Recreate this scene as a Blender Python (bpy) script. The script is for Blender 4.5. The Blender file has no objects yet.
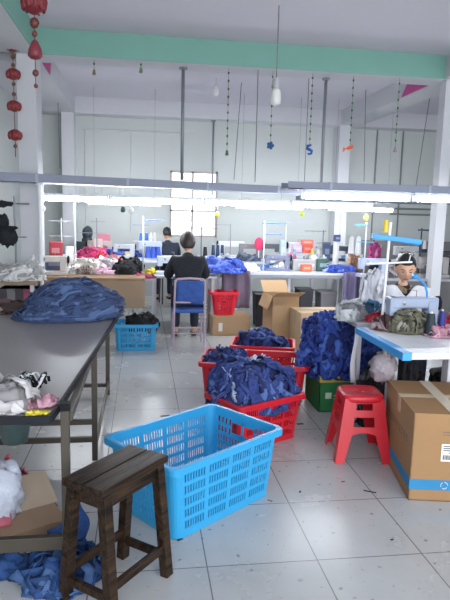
import bpy, bmesh, math, random
from mathutils import Vector, Matrix, noise, Quaternion
SC = bpy.context.scene
C = SC.collection
PI = math.pi
V = Vector
R = math.radians
random.seed(7)

# ------------------------------------------------------------------ camera
F = 575.0; EYE = 1.55
yaw, pit, roll = R(8.2), R(8.4), R(1.4)
FW = V((math.sin(yaw)*math.cos(pit), math.cos(yaw)*math.cos(pit), -math.sin(pit)))
r0 = V((math.cos(yaw), -math.sin(yaw), 0)); u0 = r0.cross(FW)
RT = r0*math.cos(roll) + u0*math.sin(roll); UP = RT.cross(FW)
def at(x, y, X=None, Y=None, Z=None):
    d = FW*F + RT*(x-225) - UP*(y-300); o = V((0, 0, EYE))
    for k, v in ((0, X), (1, Y), (2, Z)):
        if v is not None: return o + d*((v-o[k])/d[k])
cd = bpy.data.cameras.new('camera'); cam = bpy.data.objects.new('camera', cd); C.objects.link(cam)
cam.matrix_world = Matrix(((RT.x, UP.x, -FW.x, 0), (RT.y, UP.y, -FW.y, 0), (RT.z, UP.z, -FW.z, EYE), (0, 0, 0, 1)))
cd.sensor_width = 36; cd.lens = F*36/600; cd.clip_start = .05
SC.camera = cam

# ------------------------------------------------------------------ materials
MATS = {}
def mat(name, col, rough=.6, metal=0, var=.12, scale=6, bump=0, bscale=40, emit=None, alpha=None, spec=.5, trans=0, coat=0, sss=0):
    if name in MATS: return MATS[name]
    m = bpy.data.materials.new(name); m.use_nodes = True
    nt = m.node_tree; b = nt.nodes['Principled BSDF']
    b.inputs['Roughness'].default_value = rough; b.inputs['Metallic'].default_value = metal
    b.inputs['Specular IOR Level'].default_value = spec
    if trans: b.inputs['Transmission Weight'].default_value = trans
    if coat: b.inputs['Coat Weight'].default_value = coat
    tc = nt.nodes.new('ShaderNodeTexCoord')
    n = nt.nodes.new('ShaderNodeTexNoise'); n.inputs['Scale'].default_value = scale; n.inputs['Detail'].default_value = 5
    nt.links.new(tc.outputs['Object'], n.inputs['Vector'])
    mx = nt.nodes.new('ShaderNodeMix'); mx.data_type = 'RGBA'
    mx.inputs['A'].default_value = (*[c*(1-var) for c in col], 1); mx.inputs['B'].default_value = (*[min(1, c*(1+var)) for c in col], 1)
    nt.links.new(n.outputs['Fac'], mx.inputs['Factor']); nt.links.new(mx.outputs['Result'], b.inputs['Base Color'])
    if bump:
        n2 = nt.nodes.new('ShaderNodeTexNoise'); n2.inputs['Scale'].default_value = bscale; n2.inputs['Detail'].default_value = 4
        nt.links.new(tc.outputs['Object'], n2.inputs['Vector'])
        bp = nt.nodes.new('ShaderNodeBump'); bp.inputs['Strength'].default_value = bump; bp.inputs['Distance'].default_value = .02
        nt.links.new(n2.outputs['Fac'], bp.inputs['Height']); nt.links.new(bp.outputs['Normal'], b.inputs['Normal'])
    if emit:
        b.inputs['Emission Color'].default_value = (*emit[:3], 1); b.inputs['Emission Strength'].default_value = emit[3]
    if alpha is not None: b.inputs['Alpha'].default_value = alpha
    MATS[name] = m; m['c'] = list(col)
    return m
def s2l(r, g, b):
    f = lambda c: (c/255/12.92) if c <= 10 else ((c/255+.055)/1.055)**2.4
    return (f(r), f(g), f(b))
def cm(r, g, b, rough=.75, **k):           # a material from an sRGB colour
    return mat('paint_%d_%d_%d_%g_%s' % (r, g, b, rough, '_'.join(map(str, k.values()))), s2l(r, g, b), rough, **k)
def floor_mat():
    m = bpy.data.materials.new('floor_tiles'); m.use_nodes = True; nt = m.node_tree; b = nt.nodes['Principled BSDF']
    tc = nt.nodes.new('ShaderNodeTexCoord'); mp = nt.nodes.new('ShaderNodeMapping')
    mp.inputs['Location'].default_value = (-.286+.507*10, -2.34+.53*10, 0)
    br = nt.nodes.new('ShaderNodeTexBrick'); br.offset = 0; br.inputs['Scale'].default_value = 1
    br.inputs['Brick Width'].default_value = .507; br.inputs['Row Height'].default_value = .53
    br.inputs['Mortar Size'].default_value = .0035; br.inputs['Mortar Smooth'].default_value = .3; br.inputs['Bias'].default_value = 0
    br.inputs['Color1'].default_value = (*s2l(190, 191, 191), 1); br.inputs['Color2'].default_value = (*s2l(184, 185, 186), 1)
    br.inputs['Mortar'].default_value = (*s2l(120, 117, 112), 1)
    nt.links.new(tc.outputs['Object'], mp.inputs['Vector']); nt.links.new(mp.outputs['Vector'], br.inputs['Vector'])
    n = nt.nodes.new('ShaderNodeTexNoise'); n.inputs['Scale'].default_value = 1.7; n.inputs['Detail'].default_value = 8; n.inputs['Roughness'].default_value = .65
    nt.links.new(tc.outputs['Object'], n.inputs['Vector'])
    cr = nt.nodes.new('ShaderNodeValToRGB'); cr.color_ramp.elements[0].position = .3; cr.color_ramp.elements[0].color = (.86, .855, .84, 1)
    cr.color_ramp.elements[1].position = .62; cr.color_ramp.elements[1].color = (1, 1, 1, 1)
    nt.links.new(n.outputs['Fac'], cr.inputs['Fac'])
    n3 = nt.nodes.new('ShaderNodeTexNoise'); n3.inputs['Scale'].default_value = 26; n3.inputs['Detail'].default_value = 6
    nt.links.new(tc.outputs['Object'], n3.inputs['Vector'])
    c3 = nt.nodes.new('ShaderNodeValToRGB'); c3.color_ramp.elements[0].position = .27; c3.color_ramp.elements[0].color = (.45, .43, .4, 1)
    c3.color_ramp.elements[1].position = .36; c3.color_ramp.elements[1].color = (1, 1, 1, 1)
    nt.links.new(n3.outputs['Fac'], c3.inputs['Fac'])
    def mul(a, bb):
        x = nt.nodes.new('ShaderNodeMix'); x.data_type = 'RGBA'; x.blend_type = 'MULTIPLY'; x.inputs['Factor'].default_value = 1
        nt.links.new(a, x.inputs['A']); nt.links.new(bb, x.inputs['B']); return x.outputs['Result']
    nt.links.new(mul(mul(br.outputs['Color'], cr.outputs['Color']), c3.outputs['Color']), b.inputs['Base Color'])
    mr = nt.nodes.new('ShaderNodeMapRange'); mr.inputs['To Min'].default_value = .34; mr.inputs['To Max'].default_value = .18
    nt.links.new(n.outputs['Fac'], mr.inputs['Value']); nt.links.new(mr.outputs['Result'], b.inputs['Roughness'])
    return m
def wood_mat(name, c1, c2, rough=.6, axis=(1, 9, 9), scale=5):
    m = bpy.data.materials.new(name); m.use_nodes = True; nt = m.node_tree; b = nt.nodes['Principled BSDF']
    tc = nt.nodes.new('ShaderNodeTexCoord'); mp = nt.nodes.new('ShaderNodeMapping'); mp.inputs['Scale'].default_value = axis
    n = nt.nodes.new('ShaderNodeTexNoise'); n.inputs['Scale'].default_value = scale; n.inputs['Detail'].default_value = 9; n.inputs['Distortion'].default_value = .6
    cr = nt.nodes.new('ShaderNodeValToRGB'); cr.color_ramp.elements[0].position = .35; cr.color_ramp.elements[1].position = .68
    cr.color_ramp.elements[0].color = (*s2l(*c1), 1); cr.color_ramp.elements[1].color = (*s2l(*c2), 1)
    nt.links.new(tc.outputs['Object'], mp.inputs['Vector']); nt.links.new(mp.outputs['Vector'], n.inputs['Vector'])
    nt.links.new(n.outputs['Fac'], cr.inputs['Fac']); nt.links.new(cr.outputs['Color'], b.inputs['Base Color'])
    bp = nt.nodes.new('ShaderNodeBump'); bp.inputs['Strength'].default_value = .35; bp.inputs['Distance'].default_value = .01
    nt.links.new(n.outputs['Fac'], bp.inputs['Height']); nt.links.new(bp.outputs['Normal'], b.inputs['Normal'])
    b.inputs['Roughness'].default_value = rough; b.inputs['Specular IOR Level'].default_value = .2
    return m

# ------------------------------------------------------------------ mesh helpers
class MB:
    def __init__(s): s.v = []; s.f = []; s.m = []; s.cur = 0
    def add(s, vs, fs):
        o = len(s.v); s.v += [tuple(p) for p in vs]; s.f += [tuple(i+o for i in f) for f in fs]; s.m += [s.cur]*len(fs)
    def box(s, x0, y0, z0, x1, y1, z1, M=None):
        vs = [V((x, y, z)) for z in (z0, z1) for y in (y0, y1) for x in (x0, x1)]
        if M: vs = [M @ p for p in vs]
        s.add(vs, [(0, 2, 3, 1), (4, 5, 7, 6), (0, 1, 5, 4), (2, 6, 7, 3), (0, 4, 6, 2), (1, 3, 7, 5)])
    def hexa(s, lo, hi):                     # two quads, counter-clockwise from above
        s.add(list(lo)+list(hi), [(3, 2, 1, 0), (4, 5, 6, 7), (0, 1, 5, 4), (1, 2, 6, 5), (2, 3, 7, 6), (3, 0, 4, 7)])
    def bar(s, a, b, w, d=None, up=(0, 0, 1)):
        a, b = V(a), V(b); d = d or w; z = (b-a).normalized(); up = V(up)
        if abs(z.dot(up)) > .95: up = V((0, 1, 0))
        x = z.cross(up).normalized()*w/2; y = x.cross(z).normalized()*d/2
        s.hexa([a-x-y, a+x-y, a+x+y, a-x+y], [b-x-y, b+x-y, b+x+y, b-x+y])
    def tube(s, pts, r, n=8, cap=True):
        pts = [V(p) for p in pts]; N = len(pts); rr = r if isinstance(r, (list, tuple)) else [r]*N
        o = len(s.v); vs = []; up = None
        for i, p in enumerate(pts):
            t = (pts[min(i+1, N-1)]-pts[max(i-1, 0)]).normalized()
            if up is None:
                up = V((0, 0, 1)) if abs(t.z) < .9 else V((1, 0, 0))
            x = t.cross(up).normalized(); y = x.cross(t).normalized(); up = y
            vs += [p+(x*math.cos(a*2*PI/n)+y*math.sin(a*2*PI/n))*rr[i] for a in range(n)]
        fs = [(i*n+a, i*n+(a+1) % n, (i+1)*n+(a+1) % n, (i+1)*n+a) for i in range(N-1) for a in range(n)]
        if cap: fs += [tuple(reversed(range(n))), tuple(range((N-1)*n, N*n))]
        s.add(vs, fs)
    def lathe(s, prof, c=(0, 0, 0), n=20, M=None):
        c = V(c); vs = []
        for r, z in prof:
            for a in range(n):
                p = V((r*math.cos(a*2*PI/n), r*math.sin(a*2*PI/n), z))
                vs.append(c+((M @ p) if M else p))
        N = len(prof)
        fs = [(i*n+a, i*n+(a+1) % n, (i+1)*n+(a+1) % n, (i+1)*n+a) for i in range(N-1) for a in range(n)]
        fs += [tuple(reversed(range(n))), tuple(range((N-1)*n, N*n))]
        s.add(vs, fs)
    def blob(s, c, rx, ry, rz, amp=.15, fr=3, n=16, seed=0, M=None):
        c = V(c); vs = []; m = n//2
        for i in range(m+1):
            th = PI*i/m
            for a in range(n):
                ph = 2*PI*a/n; d = V((math.sin(th)*math.cos(ph), math.sin(th)*math.sin(ph), math.cos(th)))
                k = 1+amp*noise.noise(d*fr+V((seed*3.1, seed, 0)))*2
                p = V((d.x*rx, d.y*ry, d.z*rz))*k
                vs.append(c+((M @ p) if M else p))
        fs = [(i*n+a, (i+1)*n+a, (i+1)*n+(a+1) % n, i*n+(a+1) % n) for i in range(m) for a in range(n)]
        s.add(vs, fs)
    def grid(s, fn, nu, nv, closed=False):
        vs = [fn(i/nu, j/nv) for j in range(nv+1) for i in range(nu+1)]
        s.add(vs, [(j*(nu+1)+i, j*(nu+1)+i+1, (j+1)*(nu+1)+i+1, (j+1)*(nu+1)+i) for j in range(nv) for i in range(nu)])
    def build(s, name, m, parent=None, smooth=False, bevel=0, solid=0, loc=None, rz=None, weld=False, seg=2, offset=0):
        me = bpy.data.meshes.new(name); me.from_pydata(s.v, [], s.f)
        ms = m if isinstance(m, (list, tuple)) else [m]
        for q in ms: me.materials.append(q)
        if len(ms) > 1:
            for p, k in zip(me.polygons, s.m): p.material_index = k % len(ms)
        bm = bmesh.new(); bm.from_mesh(me)
        bmesh.ops.remove_doubles(bm, verts=bm.verts, dist=1e-5 if not weld else weld)
        bmesh.ops.dissolve_degenerate(bm, edges=bm.edges, dist=1e-6)
        bmesh.ops.recalc_face_normals(bm, faces=bm.faces)
        bm.to_mesh(me); bm.free()
        if smooth:
            for p in me.polygons: p.use_smooth = True
        o = bpy.data.objects.new(name, me); C.objects.link(o)
        if parent: o.parent = parent
        if loc is not None: o.location = loc
        if rz is not None: o.rotation_euler.z = rz
        if solid:
            q = o.modifiers.new('Solidify', 'SOLIDIFY'); q.thickness = solid; q.offset = offset
        if bevel:
            q = o.modifiers.new('Bevel', 'BEVEL'); q.width = bevel; q.segments = seg; q.limit_method = 'ANGLE'; q.angle_limit = R(40)
        return o
def tag(o, label=None, cat=None, group=None, kind=None):
    if label: o['label'] = label
    if cat: o['category'] = cat
    if group: o['group'] = group
    if kind: o['kind'] = kind
    return o
def empty(name, loc, label, cat, group=None, rz=0, scale=None):
    o = bpy.data.objects.new(name, None); C.objects.link(o); o.location = loc; o.rotation_euler.z = rz; o.empty_display_size = .1
    if scale: o.scale = (scale,)*3
    return tag(o, label, cat, group)
def kids(o): return [c for c in bpy.data.objects if c.parent == o]
def copy_tree(o, loc=None, rz=None, label=None, parent=None, group=None, skip=()):
    c = o.copy(); C.objects.link(c); c.parent = parent
    if loc is not None: c.location = loc
    if rz is not None: c.rotation_euler.z = rz
    if label: c['label'] = label
    if group: c['group'] = group
    for k in kids(o):
        copy_tree(k, parent=c)
    return c
def struct(name, mb, m, **k): return tag(mb.build(name, m, **k), kind='structure')
def bx(*a, **k):
    b = MB(); b.box(*a, **k); return b
def rect(o_mb, quad, inset=0): pass

# ------------------------------------------------------------------ common materials
WALL = mat('wall_paint', s2l(186, 191, 190), .85, var=.05, scale=1.3)
CEIL = mat('ceiling_paint', s2l(208, 205, 214), .9, var=.04, scale=.8)
COLM = mat('column_paint', s2l(200, 201, 206), .85, var=.04, scale=2)
GREEN = mat('green_beam_paint', s2l(122, 168, 156), .8, var=.06, scale=3)
MAGENTA = mat('magenta_paint', s2l(196, 84, 148), .8)
STEEL = mat('brushed_steel', s2l(150, 150, 148), .35, metal=.85, var=.15, scale=20)
GALV = mat('galvanised_pipe', s2l(140, 145, 150), .45, metal=.5)
WHITEM = mat('white_enamel', s2l(232, 234, 238), .35, var=.03)
BLACKP = mat('black_plastic', s2l(24, 25, 28), .6, var=.1, spec=.15)
BLUEBAR = mat('blue_enamel', s2l(48, 150, 225), .4)
TRUNK = mat('grey_trunking', s2l(126, 132, 150), .5, var=.08)
CARD = mat('cardboard', s2l(184, 152, 116), .85, var=.1, scale=3)
CARDD = mat('cardboard_edge', s2l(160, 126, 92), .85, var=.1)
TAPE = mat('packing_tape', s2l(205, 188, 158), .2)
DARKW = wood_mat('dark_stool_wood', (18, 12, 8), (64, 47, 33), .42)
TABLEW = wood_mat('bench_wood', (126, 98, 74), (170, 142, 112), .65)
REDP = mat('red_plastic', s2l(206, 32, 48), .35, var=.06)
BLUEP = mat('blue_plastic', s2l(50, 158, 212), .3, var=.06)
DENIM = [mat('blue_cloth', s2l(48, 66, 128), .85, var=.25, scale=9, bump=.5, bscale=60), mat('blue_cloth_light', s2l(84, 108, 168), .85, var=.2, scale=9), mat('blue_cloth_dark', s2l(30, 40, 88), .85, var=.2, scale=9)]
SLATE = [mat('slate_cloth', s2l(56, 74, 112), .85, var=.2, scale=8, bump=.5, bscale=60), mat('slate_cloth_light', s2l(84, 106, 148), .85, var=.15), mat('slate_cloth_dark', s2l(40, 52, 88), .85, var=.2)]
ROYAL = [mat('royal_cloth', s2l(42, 68, 152), .8, var=.25, scale=9, bump=.5, bscale=60), mat('royal_cloth_light', s2l(72, 102, 184), .8, var=.2), mat('royal_cloth_dark', s2l(24, 40, 104), .8, var=.2)]
SKIN = mat('skin', s2l(214, 168, 140), .5, var=.05)
HAIR = mat('black_hair', s2l(26, 24, 26), .45, var=.3, scale=60)
GLOW = mat('tube_light', (1, 1, 1), .3, emit=(.93, .97, 1, 55))

# ------------------------------------------------------------------ setting
CZ, BZ = 3.5, 3.23
XL, XB, XR = -1.95, -1.17, 7.2
YB = 10.85
struct('floor', bx(XL-.2, -2.6, -.08, XR+.2, YB+.2, 0), floor_mat())
struct('ceiling', bx(XL-.2, -2.6, CZ, XR+.2, YB+.2, CZ+.12), CEIL)
# back wall with a window opening
w0 = at(170, 170, Y=YB); w1 = at(217, 232, Y=YB)
wx0, wx1, wz0, wz1 = w0.x, w1.x, 1.12, w0.z
b = MB(); T = .18
b.box(XL-.2, YB, 0, wx0, YB+T, CZ); b.box(wx1, YB, 0, XR+.2, YB+T, CZ)
b.box(wx0, YB, 0, wx1, YB+T, wz0); b.box(wx0, YB, wz1, wx1, YB+T, CZ)
struct('wall_back', b, WALL)
struct('wall_left', bx(XL-.18, -2.6, 0, XL, YB, CZ), WALL)
struct('wall_right', bx(XR, -2.6, 0, XR+.18, YB, CZ), WALL)
win = MB(); fz = .04; wy = YB+.05
win.box(wx0, wy, wz0, wx1, wy+.05, wz0+fz); win.box(wx0, wy, wz1-fz, wx1, wy+.05, wz1)
win.box(wx0, wy, wz0, wx0+fz, wy+.05, wz1); win.box(wx1-fz, wy, wz0, wx1, wy+.05, wz1)
wxm = (wx0+wx1)/2-.02; win.box(wxm-.02, wy, wz0, wxm+.02, wy+.05, wz1)
zz = wz0+(wz1-wz0)*.4; win.box(wx0, wy, zz-.015, wx1, wy+.05, zz+.015)
wo = struct('window_1', win, cm(176, 168, 164, .5))
pn = bx(wx0+fz, wy+.02, wz0+fz, wx1-fz, wy+.026, wz1-fz).build('pane', mat('glass', (1, 1, 1), .05, trans=1, var=0), wo)
gb = MB()
for i in range(1, 17):
    x = wx0+(wx1-wx0)*i/17; gb.box(x-.004, YB+.13, wz0, x+.004, YB+.142, wz1)
for i in range(1, 4):
    z = wz0+(wz1-wz0)*i/4; gb.box(wx0, YB+.125, z-.008, wx1, YB+.145, z+.008)
gb.build('grille', cm(226, 184, 170, .6), wo)
# beams
b = MB(); b.box(XB, 6.8, BZ, 3.5, 7.15, CZ)
bm_ = struct('trim_1', b, COLM)
g = bx(XL, 6.785, BZ+.002, XR, 6.80, CZ).build('painted_face', GREEN, bm_)
b = MB(); b.box(3.5, 6.8, BZ, XR, 7.15, CZ); struct('trim_2', b, COLM)
struct('trim_3', bx(XL, 10.5, BZ, XR, YB, CZ), mat('beam_grey', s2l(196, 196, 202), .85, var=.03))
lb = struct('trim_4', bx(XL, -2.6, BZ, XB, 6.8, CZ), COLM)
bx(XB, -2.6, BZ+.002, XB+.012, 6.785, CZ).build('painted_face', GREEN, lb)
struct('trim_5', bx(XL, 7.15, BZ, XB, 10.5, CZ), COLM)
struct('trim_6', bx(3.58, 7.15, BZ, 3.95, 10.5, CZ), COLM)
struct('trim_7', bx(3.58, -2.6, BZ, 3.95, 6.8, CZ), COLM)
# magenta patches on the lengthwise beams
def patch(pts, X, dx):
    p = [at(x, y, X=X) for x, y in pts]; n = len(p)
    b = MB(); b.add(p+[q+V((dx, 0, 0)) for q in p], [tuple(range(n)), tuple(reversed(range(n, 2*n)))]+[(i, (i+1) % n, n+(i+1) % n, n+i) for i in range(n)])
    return b
def clampz(b):
    b.v = [(x, min(max(y, 7.16), 10.48), min(max(z, BZ+.01), CZ-.01)) for x, y, z in b.v]; return b
clampz(patch([(38, 57), (51, 58), (50, 76), (44, 68)], XB, .004)).build('painted_patch', MAGENTA, bpy.data.objects['trim_5'])
clampz(patch([(401, 104), (409, 80), (443, 80), (425, 99)], 3.578, -.004)).build('painted_patch', MAGENTA, bpy.data.objects['trim_6'])
# columns
struct('trim_8', bx(-1.37, 6.8, 0, XB, 7.15, BZ), COLM)
struct('trim_9', bx(-1.40, 10.5, 0, -1.19, YB, BZ), COLM)
struct('trim_10', bx(3.57, 10.5, 0, 3.78, YB, BZ), COLM)
struct('trim_11', bx(3.61, 6.8, 0, 3.74, 6.95, BZ), COLM)
# wall conduits
b = MB()
for x in (85, 131):
    p = at(x, 130, Y=YB-.015); b.tube([p, V((p.x, p.y, 1.2))], .012, 6)
a1, a2 = at(83, 129, Y=YB-.015), at(195, 134, Y=YB-.015); b.tube([a1, (a2.x, a2.y, a1.z)], .016, 6)
struct('trim_12', b, cm(190, 194, 195))
b = MB()
for y, xa, xb in ((208, 376, 446), (214, 390, 446)):
    p, q = at(xa, y, Y=YB-.02), at(xb, y, Y=YB-.02); b.tube([p, (q.x, q.y, p.z)], .02, 6)
for x in (404, 378):
    p = at(x, 125, Y=YB-.02); b.tube([p, V((p.x, p.y, 1.0))], .015, 6)
struct('trim_13', b, cm(120, 124, 124))
# right-bay partition seen through the posts
struct('trim_14', bx(3.95, 10.3, 0, XR, 10.34, 1.15), cm(120, 120, 122, .7))

# ------------------------------------------------------------------ lights and trunking
def trunk(a, b_, w, h, label):
    r = empty('cable_trunking', a, label, 'cable trunking', 'trunking over the sewing rows')
    d = V(b_)-V(a); L = d.length; ang = math.atan2(d.y, d.x); M = Matrix.Rotation(ang, 4, 'Z')
    m = MB(); m.box(0, -w/2, 0, L, w/2, .012, M); m.box(0, -w/2, 0, L, -w/2+.012, h, M); m.box(0, w/2-.012, 0, L, w/2, h, M)
    m.build('channel', TRUNK, r, bevel=.002)
    k = .4
    while k < L-.3:
        m = MB(); m.box(k, -w/2-.004, -.004, k+.03, w/2+.004, h+.004, M); k += 1.0
        m.build('bracket', cm(150, 156, 170, .5), r)
    m = MB(); q = M @ V((L-.15, 0, 0)); m.tube([(q.x, q.y, h), (q.x, q.y, CZ-a[2])], .006, 6); m.build('hanger_rod', GALV, r)
    return r
trunk((-1.58, 6.55, 1.85), (2.3, 7.75, 1.87), .34, .09, 'long grey trunking hung over the first row of benches')
trunk((1.35, 5.52, 1.81), (3.75, 5.52, 1.81), .3, .07, 'grey trunking above the woman at the white table')
trunk((2.4, 8.9, 1.80), (5.6, 8.9, 1.80), .3, .08, 'grey trunking over the far machines beyond the woman')
def tube_lamp(a, b_, label, r_=.027):
    a, b_ = V(a), V(b_); e = empty('tube_lamp', (a+b_)/2, label, 'fluorescent lamp', 'fluorescent tubes over the benches')
    a, b_ = a-e.location, b_-e.location; d = (b_-a).normalized()
    m = MB(); m.bar(a+V((0, 0, .045)), b_+V((0, 0, .045)), .07, .03); m.build('housing', cm(206, 212, 222, .4), e, bevel=.004)
    m = MB(); m.tube([a+d*.03, b_-d*.03], r_, 12); m.build('tube', GLOW, e, smooth=True)  # tube made thicker than life to imitate its overexposed glow
    m = MB(); m.bar(a, a+d*.03, .045, .06); m.build('end_cap', cm(225, 228, 232, .4), e); m = MB(); m.bar(b_-d*.03, b_, .045, .06); m.build('end_cap', cm(225, 228, 232, .4), e)
    zt = (CZ if e.location.y > 8 else 1.85)-e.location.z
    for q in (a*.8, b_*.8):
        m = MB(); m.tube([q+V((0, 0, .05)), V((q.x, q.y, zt))], .003, 5); m.build('suspension_wire', GALV, e)
    return e
T1 = [(-1.23, -.42), (-.40, .72), (.75, 1.86), (1.88, 2.98)]
LB = ['tube lamp over the beige sewing machine row end', 'tube lamp over the pink cloth heaps', 'tube lamp over the seated worker in black', 'tube lamp running in behind the woman']
for (x0, x1), l in zip(T1, LB):
    tube_lamp((x0, 7.3, 1.70), (x1, 7.3, 1.70), 'white '+l)
tube_lamp((1.50, 5.44, 1.752), (2.60, 5.44, 1.755), 'bright white tube lamp nearest the hanging pole over the white table')
tube_lamp((2.63, 5.44, 1.755), (3.75, 5.44, 1.755), 'bright white tube lamp directly over the window column end')
for (x0, x1), l in zip([(-.9, .3), (1.5, 2.7), (3.1, 4.3)], ['behind the pink shirts', 'behind the colourful machine cluster', 'deep in the side bay']):
    tube_lamp((x0, 9.6, 1.70), (x1, 9.6, 1.70), 'added far white tube lamp '+l)  # extra tubes lined up behind the front row, added to light the back wall
# posts of the light frames
def post(p, z1, r, m, label, cat='post', z0=0, group='upright posts of the light frame'):
    b = MB(); b.tube([(0, 0, z0), (0, 0, z1)], r, 10)
    e = empty('support_post', (p[0], p[1], 0), label, cat, group)
    b.build('pipe', m, e, smooth=False); b = MB(); b.lathe([(r*2.2, z1-.012), (r*2.2, z1)], n=12); b.build('flange', m, e)
    return e
p = at(38, 230, Y=7.0); post(V((-1.13, 6.66, 0)), 1.84, .022, WHITEM, 'white post at the white cloth end of the light frame', z0=.0)
p = at(75, 230, Y=7.3); post(p, 1.68, .012, WHITEM, 'thin white post before the person in black among pink cloth', z0=.79)
p = at(337, 230, Y=8.4); post(p, 1.76, .045, WHITEM, 'wide white post behind the brown fluffy bundle', z0=.0)
def pole(px, ytop, ybot, Y, z0, z1, r, label):
    p = at(px, (ytop+ybot)/2, Y=Y); e = empty('hanging_pole', (p.x, p.y, z0), label, 'pole', 'steel poles hanging from the beams')
    m = MB(); m.tube([(0, 0, 0), (0, 0, z1-z0)], r, 10); m.build('pipe', GALV, e, smooth=True)
    m = MB(); m.lathe([(r*2.4, z1-z0-.02), (r*2.4, z1-z0)], n=12); m.build('flange', GALV, e)
pole(182.5, 66, 182, 7.0, 1.95, BZ, .02, 'grey steel pole hanging in front of the barred window')
pole(323.5, 75, 190, 7.1, 1.94, BZ, .02, 'grey steel pole hanging between the two blue charms')
pole(213, 120, 182, 10.6, 1.9, BZ, .018, 'thin far steel pole in front of the window edge')

# ------------------------------------------------------------------ cloth generators
def heap(name, c, rx, ry, h, mats, label, cat='cloth pile', n=60, w=.06, L=.35, head=None, spread=PI, seed=1, rz=0, kind='stuff', lump=.25, base=True, lift=.02, group=None, curl=1.1, thick=.003, fan=1.1, p=2.4, crk=.018, low=0.0, dmin=0.02, top=1.0):
    """cloth pieces lying all over a lumpy dome: each follows the dome, folds and rises from it a little"""
    rd = random.Random(seed); c = V(c)
    def S(d):                                # direction to a point of the dome
        q = (abs(d.x)**p+abs(d.y)**p+abs(d.z)**p)**(-1/p)
        k = 1+lump*noise.noise(d*1.9+V((seed*1.7, 0, 0)))+lump*.5*noise.noise(d*4.5+V((0, seed*2.3, 0)))
        return V((d.x*rx*q*k, d.y*ry*q*k, d.z*h*q*k))
    m = MB(); nr, na = 14, 44; vs = []
    for i in range(nr+1):
        th = (PI/2+low)*i/nr
        for a in range(na):
            ph = 2*PI*a/na; d = V((math.sin(th)*math.cos(ph), math.sin(th)*math.sin(ph), math.cos(th)))
            q = S(d)*.97; vs.append((q.x, q.y, max(q.z, .002) if low == 0 else q.z))
    m.cur = 2 if len(mats) > 2 else 0
    m.add(vs, [(i*na+a, (i+1)*na+a, (i+1)*na+(a+1) % na, i*na+(a+1) % na) for i in range(nr) for a in range(na)])
    for k in range(n):
        z = rd.uniform(dmin, top); ph = rd.uniform(0, 2*PI); r = math.sqrt(max(0, 1-z*z)); d = V((r*math.cos(ph), r*math.sin(ph), z))
        if head is None:
            t = V((0, 0, -1))-d*(-d.z)
            if t.length < .05: t = V((math.cos(ph), math.sin(ph), 0))
            t.normalize(); t = Quaternion(d, rd.gauss(0, fan)) @ t
        else:
            a = head+rd.gauss(0, 1)*spread; t = V((math.cos(a), math.sin(a), 0)); t = (t-d*t.dot(d)).normalized()
        size = (rx+ry+h)/3; ll = L*rd.uniform(.6, 1.25)/size; ww = w*rd.uniform(.6, 1.3); ns = 9; cu = rd.uniform(-curl, curl)
        off = lift*rd.random()+.003; f1, f2 = rd.uniform(0, 6), rd.uniform(0, 6); tl = rd.uniform(-.45, .45); rows = []
        for i in range(ns+1):
            if i:
                ax = d.cross(t).normalized(); d = Quaternion(ax, ll/ns) @ d; t = Quaternion(ax, ll/ns) @ t; t = Quaternion(d, cu/ns) @ t
            if d.z < -math.sin(low)+.0: d.z = -math.sin(low); d.normalize()
            o = S(d); side = d.cross(t).normalized(); row = []
            for j in range(5):
                s_ = (j/4-.5)*ww; q = o+side*s_; nn = d
                q = q+nn*(off+crk*noise.noise(V((q.x*24, q.y*24, q.z*24+k*.61)))*1.4+.008*math.cos(j*1.57+f1)+tl*s_+.006*math.sin(i*.9+f2))
                if low == 0: q.z = max(q.z, .004)
                row.append(q)
            rows.append(row)
        m.cur = rd.choice([0, 0, 0, 1, 2] if len(mats) > 2 else [0, 0, 1])
        if len(mats) > 3 and rd.random() < .07: m.cur = 3
        m.add([q for row in rows for q in row], [(i*5+j, i*5+j+1, (i+1)*5+j+1, (i+1)*5+j) for i in range(ns) for j in range(4)])
    o = m.build(name, mats, smooth=True, solid=thick, loc=c, rz=rz)
    return tag(o, label, cat, group, kind)
def colset(r, g, b, k=.25):
    cl = lambda v: max(0, min(255, int(v)))
    return [cm(r, g, b, .8, bump=.3), cm(cl(r+(255-r)*k), cl(g+(255-g)*k), cl(b+(255-b)*k), .8), cm(cl(r*(1-k)), cl(g*(1-k)), cl(b*(1-k)), .8)]

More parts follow.
